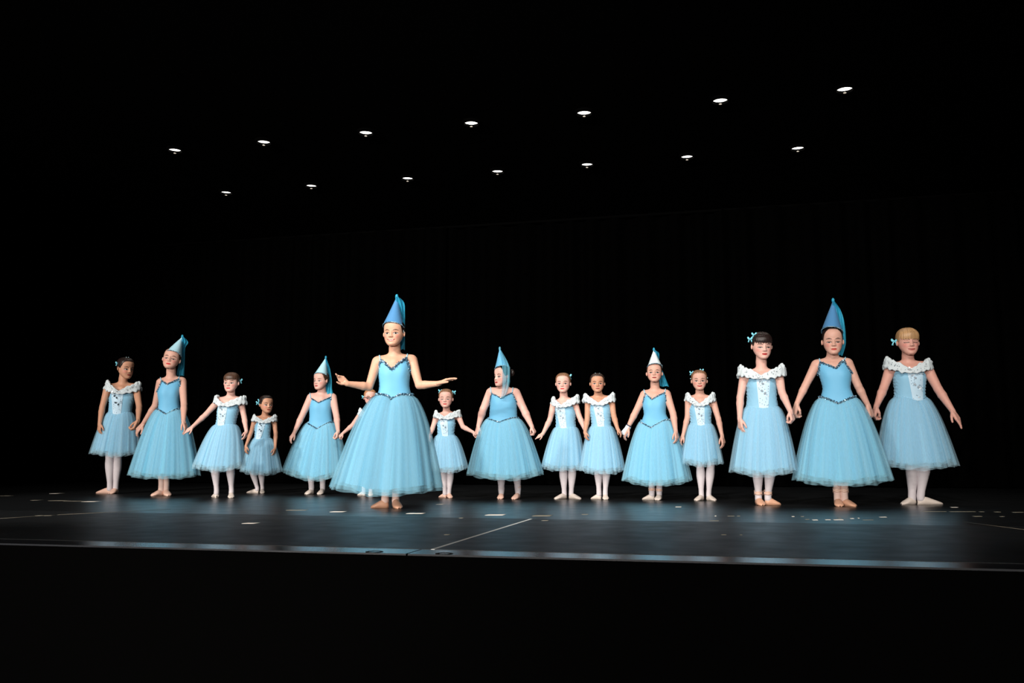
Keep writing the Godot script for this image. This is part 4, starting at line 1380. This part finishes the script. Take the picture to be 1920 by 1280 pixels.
# ------------------------------------------------------------------ the dancers, measured in pixels of the 1920 x 1280 frame
func cast() -> Array:
	var pale := lin(208, 162, 146)
	var fair := lin(216, 172, 160)
	var warm := lin(206, 160, 136)
	var tan := lin(194, 144, 118)
	var red := lin(190, 40, 46)
	var dark := lin(34, 24, 22)
	var brown := lin(74, 52, 40)
	var light_brown := lin(122, 88, 64)
	var blond := lin(176, 138, 98)
	return [
		{"label": "dark-haired dancer in short tutu, head turned, free arm hanging, beside a hatted dancer", "x": 212.0, "y": 926.0, "head": [235.0, 690.0], "hh": 39.0, "yaw": 34.0, "nod": 6.0, "skin": tan, "lip": lin(150, 60, 58), "hair": dark, "brow": dark, "gaze": 0.6,
			"bows": [Vector3(-0.36, 0.20, -0.12)], "clips": [Vector3(-0.2, 0.45, 0.06), Vector3(-0.05, 0.52, 0.05), Vector3(0.1, 0.53, 0.0)],
			"sh": [202.0, 727.0, 255.0, 726.0], "waist": [203.0, 247.0, 773.0], "chest": [204.0, 252.0, 748.0], "arm_a": [192, 763, 187, 794, 185, 815], "arm_b": [261, 762, 259, 789, 250, 812], "pose_b": "grip",
			"vee": [220.0, 738.0, 208.0, 736.0, 248.0, 736.0], "point": [219.0, 778.0], "collar": [196.0, 722.0, 266.0, 724.0, 222.0, 741.0], "hem": [168.0, 264.0, 848.0, 855.0], "foot_a": [206, 912, 181, 925], "foot_b": [217, 912, 207, 926], "knee": [209.0, 224.0], "shoes": "shoe_pink"},
		{"label": "dancer with bright red lips in long tutu and pale sheen-painted satin cone hat, chin raised", "x": 304.0, "y": 930.0, "head": [322.0, 673.0], "hh": 42.0, "lean": -9.0, "yaw": -14.0, "nod": -6.0, "skin": pale, "lip": lin(205, 24, 40), "hair": brown, "shut": 0.5,
			"sh": [301.0, 717.0, 342.0, 715.0], "twist": -0.006, "waist": [296.0, 338.0, 766.0], "chest": [295.0, 338.0, 737.0], "nip": 0.93, "arm_a": [291, 760, 268, 795, 250, 815], "arm_b": [345, 758, 344, 789, 352, 812], "pose_a": "soft", "pose_b": "soft",
			"vee": [310.0, 722.0, 299.0, 714.0, 331.0, 711.0], "point": [310.0, 777.0], "hem": [237.0, 376.0, 889.0, 897.0], "foot_a": [303, 905, 284, 930], "foot_b": [312, 905, 316, 930], "knee": [302.0, 313.0], "tights": "tights_pink", "shoes": "shoe_pink",
			"hat": [342.0, 631.0, 311.0, 661.0, 339.0, 670.0], "hat_stuff": "satin_lit", "scarf": [[343, 631, 0.0, 0.01], [347, 641, -0.03, 0.028], [343, 652, -0.08, 0.022], [341, 680, -0.10, 0.026], [338, 704, -0.10, 0.036]]},
		{"label": "brown-haired dancer with a fringe and red lips in short tutu, reaching one arm out sideways", "x": 419.0, "y": 934.0, "head": [434.0, 717.0], "hh": 37.0, "yaw": -24.0, "skin": fair, "lip": lin(205, 36, 56), "hair": brown, "fringe": true, "gaze": -0.4,
			"bows": [Vector3(0.36, 0.12, -0.2)], "bow_size": 1.2, "twist": -0.015,
			"sh": [409.0, 752.0, 451.0, 751.0], "waist": [404.0, 442.0, 796.0], "chest": [407.0, 448.0, 770.0], "arm_a": [386, 777, 361, 800, 343, 813], "arm_b": [458, 782, 462, 808, 459, 825], "pose_a": "open",
			"vee": [420.0, 760.0, 409.0, 758.0, 444.0, 758.0], "point": [416.0, 799.0], "collar": [401.0, 748.0, 463.0, 750.0, 422.0, 764.0], "hem": [359.0, 461.0, 873.0, 883.0], "foot_a": [406, 918, 402, 933], "foot_b": [434, 918, 433, 934], "knee": [405.0, 434.0]},
		{"label": "smallest dancer, dark hair pulled back, in short tutu with both arms down, looking aside", "x": 484.0, "y": 925.0, "head": [499.0, 758.0], "hh": 33.0, "yaw": 24.0, "skin": tan, "lip": lin(150, 62, 58), "hair": dark, "brow": dark, "gaze": 0.5,
			"bows": [Vector3(-0.36, 0.22, -0.1), Vector3(-0.42, 0.10, -0.2)],
			"sh": [478.0, 786.0, 514.0, 786.0], "waist": [477.0, 507.0, 821.0], "chest": [477.0, 508.0, 800.0], "arm_a": [471, 810, 461, 836, 460, 851], "arm_b": [517, 812, 516, 840, 513, 856],
			"vee": [492.0, 791.0, 480.0, 790.0, 505.0, 790.0], "point": [484.0, 824.0], "collar": [472.0, 783.0, 520.0, 784.0, 493.0, 794.0], "hem": [450.0, 530.0, 882.0, 890.0], "foot_a": [482, 914, 463, 924], "foot_b": [492, 915, 492, 926], "knee": [474.0, 492.0]},
		{"label": "fuller-figured dancer with pale blue sheen-painted cone hat and dangling scarf, looking aside, one hand free", "x": 592.0, "y": 927.0, "head": [602.0, 713.0], "hh": 36.0, "yaw": -40.0, "skin": fair, "lip": lin(170, 50, 60), "hair": brown, "plump": 1.18, "gaze": -0.3,
			"sh": [583.0, 745.0, 624.0, 745.0], "waist": [579.0, 624.0, 791.0], "chest": [580.0, 622.0, 764.0], "nip": 0.96, "arm_a": [566, 780, 552, 811, 540, 828], "arm_b": [631, 780, 634, 808, 633, 825], "pose_b": "grip",
			"vee": [596.0, 756.0, 581.0, 747.0, 618.0, 745.0], "point": [594.0, 804.0], "hem": [529.0, 653.0, 882.0, 900.0], "foot_a": [584, 914, 574, 927], "foot_b": [605, 912, 596, 928], "knee": [583.0, 607.0],
			"hat": [611.0, 670.0, 591.0, 703.0, 613.0, 708.0], "hat_stuff": "satin_lit", "scarf": [[611, 671, 0.0, 0.008], [615, 690, -0.03, 0.02], [617, 710, -0.04, 0.03], [617, 728, -0.03, 0.035], [617, 738, 0.0, 0.05]]},
		{"label": "red-blond dancer wearing dark red glasses, half hidden behind the widest tutu", "x": 684.0, "y": 930.0, "head": [694.0, 745.0], "hh": 30.0, "yaw": 6.0, "skin": fair, "hair": lin(168, 118, 82), "brow": light_brown, "glasses": true,
			"bows": [Vector3(-0.42, 0.06, -0.05)],
			"sh": [676.0, 777.0, 712.0, 777.0], "waist": [679.0, 709.0, 815.0], "chest": [679.0, 710.0, 791.0], "arm_a": [661, 797, 643, 812, 634, 821], "arm_b": [722, 800, 728, 826, 730, 842], "pose_a": "grip",
			"vee": [694.0, 782.0, 682.0, 780.0, 706.0, 780.0], "point": [694.0, 819.0], "collar": [671.0, 772.0, 717.0, 773.0, 694.0, 787.0], "hem": [655.0, 734.0, 879.0, 888.0], "foot_a": [682, 919, 671, 929], "foot_b": [695, 918, 695, 930]},
		{"label": "smiling dancer with arms spread wide, shade-painted blue cone hat and the widest long tutu", "x": 731.0, "y": 953.0, "head": [739.0, 624.0], "hh": 53.0, "yaw": -18.0, "skin": warm, "lip": lin(205, 90, 92), "hair": dark, "smile": 1.0, "gaze": 0.1,
			"sh": [707.0, 678.0, 773.0, 675.0], "waist": [708.0, 771.0, 740.0], "chest": [709.0, 769.0, 700.0], "nip": 0.92, "arm_a": [692, 725, 651, 719, 629, 700], "arm_b": [786, 722, 822, 719, 855, 706], "z_a": [0.08, 0.16, 0.19], "z_b": [0.08, 0.16, 0.20], "pose_a": "spread", "pose_b": "open",
			"palm_a": Vector3(0.1, -0.25, 1.0), "thumb_a": Vector3(0.1, -1.0, 0.2), "palm_b": Vector3(0.25, -0.95, 0.15), "thumb_b": Vector3(-0.2, 0.2, 1.0),
			"vee": [734.0, 696.0, 713.0, 676.0, 761.0, 672.0], "point": [734.0, 750.0], "hem": [618.0, 832.0, 912.0, 928.0], "foot_a": [722, 930, 701, 952], "foot_b": [742, 930, 748, 954], "knee": [724.0, 742.0], "tights": "tights_pink", "shoes": "shoe_tan",
			"hat": [744.0, 556.0, 719.0, 610.0, 757.0, 617.0], "hat_stuff": "satin_dim", "trim": 1.0, "elastic": true, "dip": 3.2, "tulle": "_dimmed", "scarf": [[744, 555, 0.0, 0.012], [750, 566, -0.02, 0.03], [754, 585, -0.05, 0.022], [754, 610, -0.09, 0.022], [754, 635, -0.12, 0.022], [753, 655, -0.12, 0.025]]},
		{"label": "thin serious dancer, hair scraped back with two bows, beside the widest tutu", "x": 836.0, "y": 934.0, "head": [836.0, 747.0], "hh": 35.0, "yaw": -8.0, "skin": fair, "lip": lin(195, 40, 48), "hair": light_brown, "shut": 0.45,
			"bows": [Vector3(-0.32, 0.42, -0.05), Vector3(0.42, 0.36, -0.1)],
			"sh": [818.0, 781.0, 859.0, 779.0], "waist": [820.0, 852.0, 816.0], "chest": [820.0, 854.0, 794.0], "arm_a": [812, 800, 807, 815, 803, 828], "arm_b": [868, 800, 887, 810, 897, 817], "pose_b": "grip",
			"vee": [831.0, 782.0, 823.0, 782.0, 850.0, 782.0], "point": [835.0, 819.0], "collar": [813.0, 776.0, 865.0, 775.0, 833.0, 787.0], "hem": [799.0, 878.0, 876.0, 885.0], "foot_a": [834, 922, 828, 933], "foot_b": [842, 923, 845, 934], "knee": [833.0, 846.0], "shoes": "shoe_pink"},
		{"label": "fullest-figured dancer in long tutu and cone hat, face in profile under a sheer veil", "x": 952.0, "y": 936.0, "head": [942.0, 705.0], "hh": 40.0, "yaw": -52.0, "skin": fair, "lip": lin(170, 30, 46), "hair": dark, "plump": 1.3, "bun": 0.17, "bun_at": Vector3(0, 0.18, -0.55),
			"sh": [920.0, 736.0, 967.0, 737.0], "waist": [917.0, 970.0, 783.0], "chest": [919.0, 969.0, 757.0], "nip": 0.99, "arm_a": [906, 767, 897, 799, 892, 819], "arm_b": [982, 767, 997, 799, 1005, 815], "pose_a": "grip", "pose_b": "grip",
			"vee": [940.0, 748.0, 922.0, 738.0, 960.0, 737.0], "point": [937.0, 792.0], "hem": [876.0, 1019.0, 887.0, 899.0], "foot_a": [940, 917, 937, 936], "foot_b": [971, 916, 961, 937], "knee": [939.0, 966.0], "shoes": "shoe_pink", "ribbons": true,
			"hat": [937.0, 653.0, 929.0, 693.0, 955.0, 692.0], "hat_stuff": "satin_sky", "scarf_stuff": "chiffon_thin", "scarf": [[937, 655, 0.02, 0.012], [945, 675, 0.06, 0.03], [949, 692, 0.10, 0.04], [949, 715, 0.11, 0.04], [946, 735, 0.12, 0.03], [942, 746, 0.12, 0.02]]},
		{"label": "pale dancer with bright red lips and one bow, feet turned out, free hand held flat", "x": 1064.0, "y": 936.0, "head": [1056.0, 718.0], "hh": 37.0, "yaw": -8.0, "skin": fair, "lip": lin(205, 28, 42), "hair": light_brown,
			"bows": [Vector3(0.30, 0.36, -0.05)], "bow_size": 1.3, "bun_at": Vector3(0.05, 0.42, -0.36),
			"sh": [1038.0, 758.0, 1077.0, 753.0], "waist": [1042.0, 1080.0, 801.0], "chest": [1041.0, 1079.0, 775.0], "arm_a": [1031, 787, 1018, 813, 1003, 822], "arm_b": [1086, 780, 1099, 810, 1112, 825], "pose_b": "open", "pose_a": "open",
			"vee": [1050.0, 762.0, 1043.0, 762.0, 1074.0, 758.0], "point": [1057.0, 804.0], "collar": [1033.0, 752.0, 1087.0, 748.0, 1053.0, 766.0], "hem": [1015.0, 1098.0, 875.0, 882.0], "foot_a": [1058, 923, 1040, 936], "foot_b": [1071, 923, 1089, 936], "knee": [1055.0, 1073.0]},
		{"label": "brown-skinned dancer with clips in dark hair, facing the audience, beside a gloved dancer", "x": 1128.0, "y": 937.0, "head": [1120.0, 718.0], "hh": 36.0, "yaw": 2.0, "skin": tan, "lip": lin(140, 60, 58), "hair": lin(52, 38, 32), "brow": dark,
			"clips": [Vector3(-0.1, 0.5, 0.1), Vector3(0.12, 0.49, 0.1), Vector3(0.34, 0.28, 0.1)],
			"sh": [1103.0, 751.0, 1146.0, 749.0], "waist": [1109.0, 1146.0, 799.0], "chest": [1106.0, 1146.0, 772.0], "arm_a": [1101, 787, 1097, 810, 1099, 826], "arm_b": [1151, 780, 1158, 804, 1166, 814],
			"vee": [1121.0, 757.0, 1108.0, 757.0, 1142.0, 757.0], "point": [1127.0, 801.0], "collar": [1092.0, 746.0, 1154.0, 744.0, 1122.0, 762.0], "hem": [1086.0, 1171.0, 880.0, 888.0], "foot_a": [1123, 920, 1118, 936], "foot_b": [1135, 921, 1136, 937], "knee": [1120.0, 1137.0]},
		{"label": "dancer in long tutu and sheen-painted satin cone hat, wearing a white glove on one hand", "x": 1226.0, "y": 938.0, "head": [1227.0, 699.0], "hh": 39.0, "yaw": -2.0, "nod": -8.0, "skin": pale, "lip": lin(140, 30, 36), "hair": brown, "plump": 1.12,
			"sh": [1208.0, 740.0, 1250.0, 739.0], "waist": [1204.0, 1254.0, 787.0], "chest": [1205.0, 1249.0, 760.0], "nip": 0.88, "arm_a": [1192, 772, 1178, 800, 1165, 823], "arm_b": [1262, 775, 1267, 808, 1271, 831], "brace": true,
			"vee": [1221.0, 750.0, 1207.0, 738.0, 1244.0, 736.0], "point": [1221.0, 802.0], "hem": [1166.0, 1297.0, 898.0, 910.0], "foot_a": [1222, 921, 1216, 937], "foot_b": [1236, 922, 1232, 938], "knee": [1220.0, 1236.0], "ribbons": true, "shoes": "shoe_white",
			"hat": [1226.0, 655.0, 1215.0, 690.0, 1240.0, 688.0], "hat_stuff": "satin_sheen", "scarf": [[1227, 656, 0.0, 0.01], [1231, 662, -0.03, 0.025], [1233, 680, -0.10, 0.02], [1240, 702, -0.12, 0.03], [1246, 724, -0.12, 0.045]]},
		{"label": "smiling dancer in short tutu, smooth hair with two bows, beside the gloved dancer", "x": 1322.0, "y": 939.0, "head": [1311.0, 713.0], "hh": 38.0, "yaw": 3.0, "skin": pale, "lip": lin(175, 45, 50), "hair": light_brown, "smile": 0.5,
			"bows": [Vector3(-0.36, 0.40, -0.05), Vector3(0.14, 0.50, -0.02)], "clips": [Vector3(-0.41, 0.1, -0.05), Vector3(0.40, 0.12, 0.0)],
			"sh": [1291.0, 749.0, 1336.0, 749.0], "waist": [1294.0, 1334.0, 795.0], "chest": [1292.0, 1334.0, 770.0], "arm_a": [1289, 782, 1281, 815, 1272, 833], "arm_b": [1347, 785, 1354, 817, 1359, 840],
			"vee": [1311.0, 759.0, 1297.0, 757.0, 1328.0, 757.0], "point": [1315.0, 799.0], "collar": [1284.0, 744.0, 1342.0, 744.0, 1312.0, 764.0], "hem": [1275.0, 1357.0, 866.0, 873.0], "foot_a": [1315, 925, 1304, 939], "foot_b": [1329, 925, 1342, 939], "knee": [1311.0, 1331.0]},
		{"label": "dancer with dark fringe and red lips looking down, one hand resting on short tutu", "x": 1434.0, "y": 948.0, "head": [1428.0, 648.0], "hh": 50.0, "yaw": 18.0, "nod": 7.0, "skin": fair, "lip": lin(175, 24, 34), "hair": dark, "fringe": true, "fringe_low": 0.10, "shut": 0.7, "brow": dark,
			"bows": [Vector3(-0.30, 0.42, 0.05), Vector3(-0.44, 0.26, 0.0)],
			"sh": [1396.0, 703.0, 1460.0, 703.0], "waist": [1399.0, 1459.0, 763.0], "chest": [1400.0, 1456.0, 724.0], "arm_a": [1388, 745, 1387, 785, 1390, 814], "arm_b": [1466, 735, 1482, 771, 1489, 794], "pose_b": "grip",
			"vee": [1431.0, 708.0, 1404.0, 706.0, 1452.0, 706.0], "point": [1432.0, 767.0], "collar": [1382.0, 696.0, 1474.0, 694.0, 1428.0, 714.0], "hem": [1367.0, 1495.0, 881.0, 892.0], "foot_a": [1422, 929, 1430, 948], "foot_b": [1440, 929, 1459, 947], "knee": [1418.0, 1444.0], "shoes": "shoe_tan", "ribbons": true},
		{"label": "dancer in shade-painted blue cone hat and long tutu, eyes lowered, holding both neighbours' hands", "x": 1578.0, "y": 950.0, "head": [1561.0, 639.0], "hh": 53.0, "yaw": 6.0, "nod": 4.0, "skin": pale, "lip": lin(190, 56, 50), "hair": dark, "brow": dark, "shut": 0.6, "wide": 0.95,
			"sh": [1530.0, 684.0, 1590.0, 681.0], "waist": [1539.0, 1601.0, 744.0], "chest": [1536.0, 1597.0, 703.0], "nip": 0.86, "arm_a": [1510, 723, 1494, 757, 1484, 789], "arm_b": [1609, 723, 1628, 761, 1637, 788], "pose_a": "grip", "pose_b": "grip",
			"vee": [1571.0, 693.0, 1544.0, 680.0, 1588.0, 676.0], "point": [1571.0, 758.0], "hem": [1488.0, 1676.0, 897.0, 910.0], "foot_a": [1570, 924, 1575, 950], "foot_b": [1583, 924, 1603, 950], "knee": [1566.0, 1584.0], "tights": "tights_pink", "shoes": "shoe_tan", "ribbons": true,
			"hat": [1562.0, 563.0, 1541.0, 621.0, 1579.0, 622.0], "hat_stuff": "satin_dim", "trim": 0.85, "scarf": [[1563, 564, 0.0, 0.008], [1568, 580, -0.03, 0.03], [1571, 600, -0.05, 0.045], [1574, 622, -0.07, 0.045], [1575, 645, -0.08, 0.042], [1573, 666, -0.09, 0.025]]},
		{"label": "blond dancer with a fringe in short tutu, smiling, one arm held out low, crossed feet", "x": 1722.0, "y": 947.0, "head": [1702.0, 641.0], "hh": 52.0, "yaw": 20.0, "skin": lin(208, 156, 142), "lip": lin(170, 84, 80), "hair": blond, "fringe": true, "fringe_low": 0.06, "shut": 0.8, "smile": 0.6, "plump": 1.12,
			"bows": [Vector3(-0.43, 0.05, -0.1)], "bow_size": 1.2,
			"sh": [1670.0, 690.0, 1737.0, 688.0], "twist": 0.02, "waist": [1676.0, 1736.0, 745.0], "chest": [1674.0, 1737.0, 709.0], "arm_a": [1657, 727, 1643, 762, 1635, 787], "arm_b": [1759, 729, 1786, 770, 1806, 801], "pose_a": "grip", "pose_b": "open", "z_b": [0.04, 0.10, 0.13],
			"vee": [1712.0, 698.0, 1680.0, 696.0, 1732.0, 696.0], "point": [1718.0, 753.0], "collar": [1655.0, 682.0, 1749.0, 682.0, 1704.0, 703.0], "hem": [1640.0, 1797.0, 870.0, 879.0], "foot_a": [1710, 932, 1697, 946], "foot_b": [1726, 930, 1768, 946], "knee": [1708.0, 1732.0]},
	]
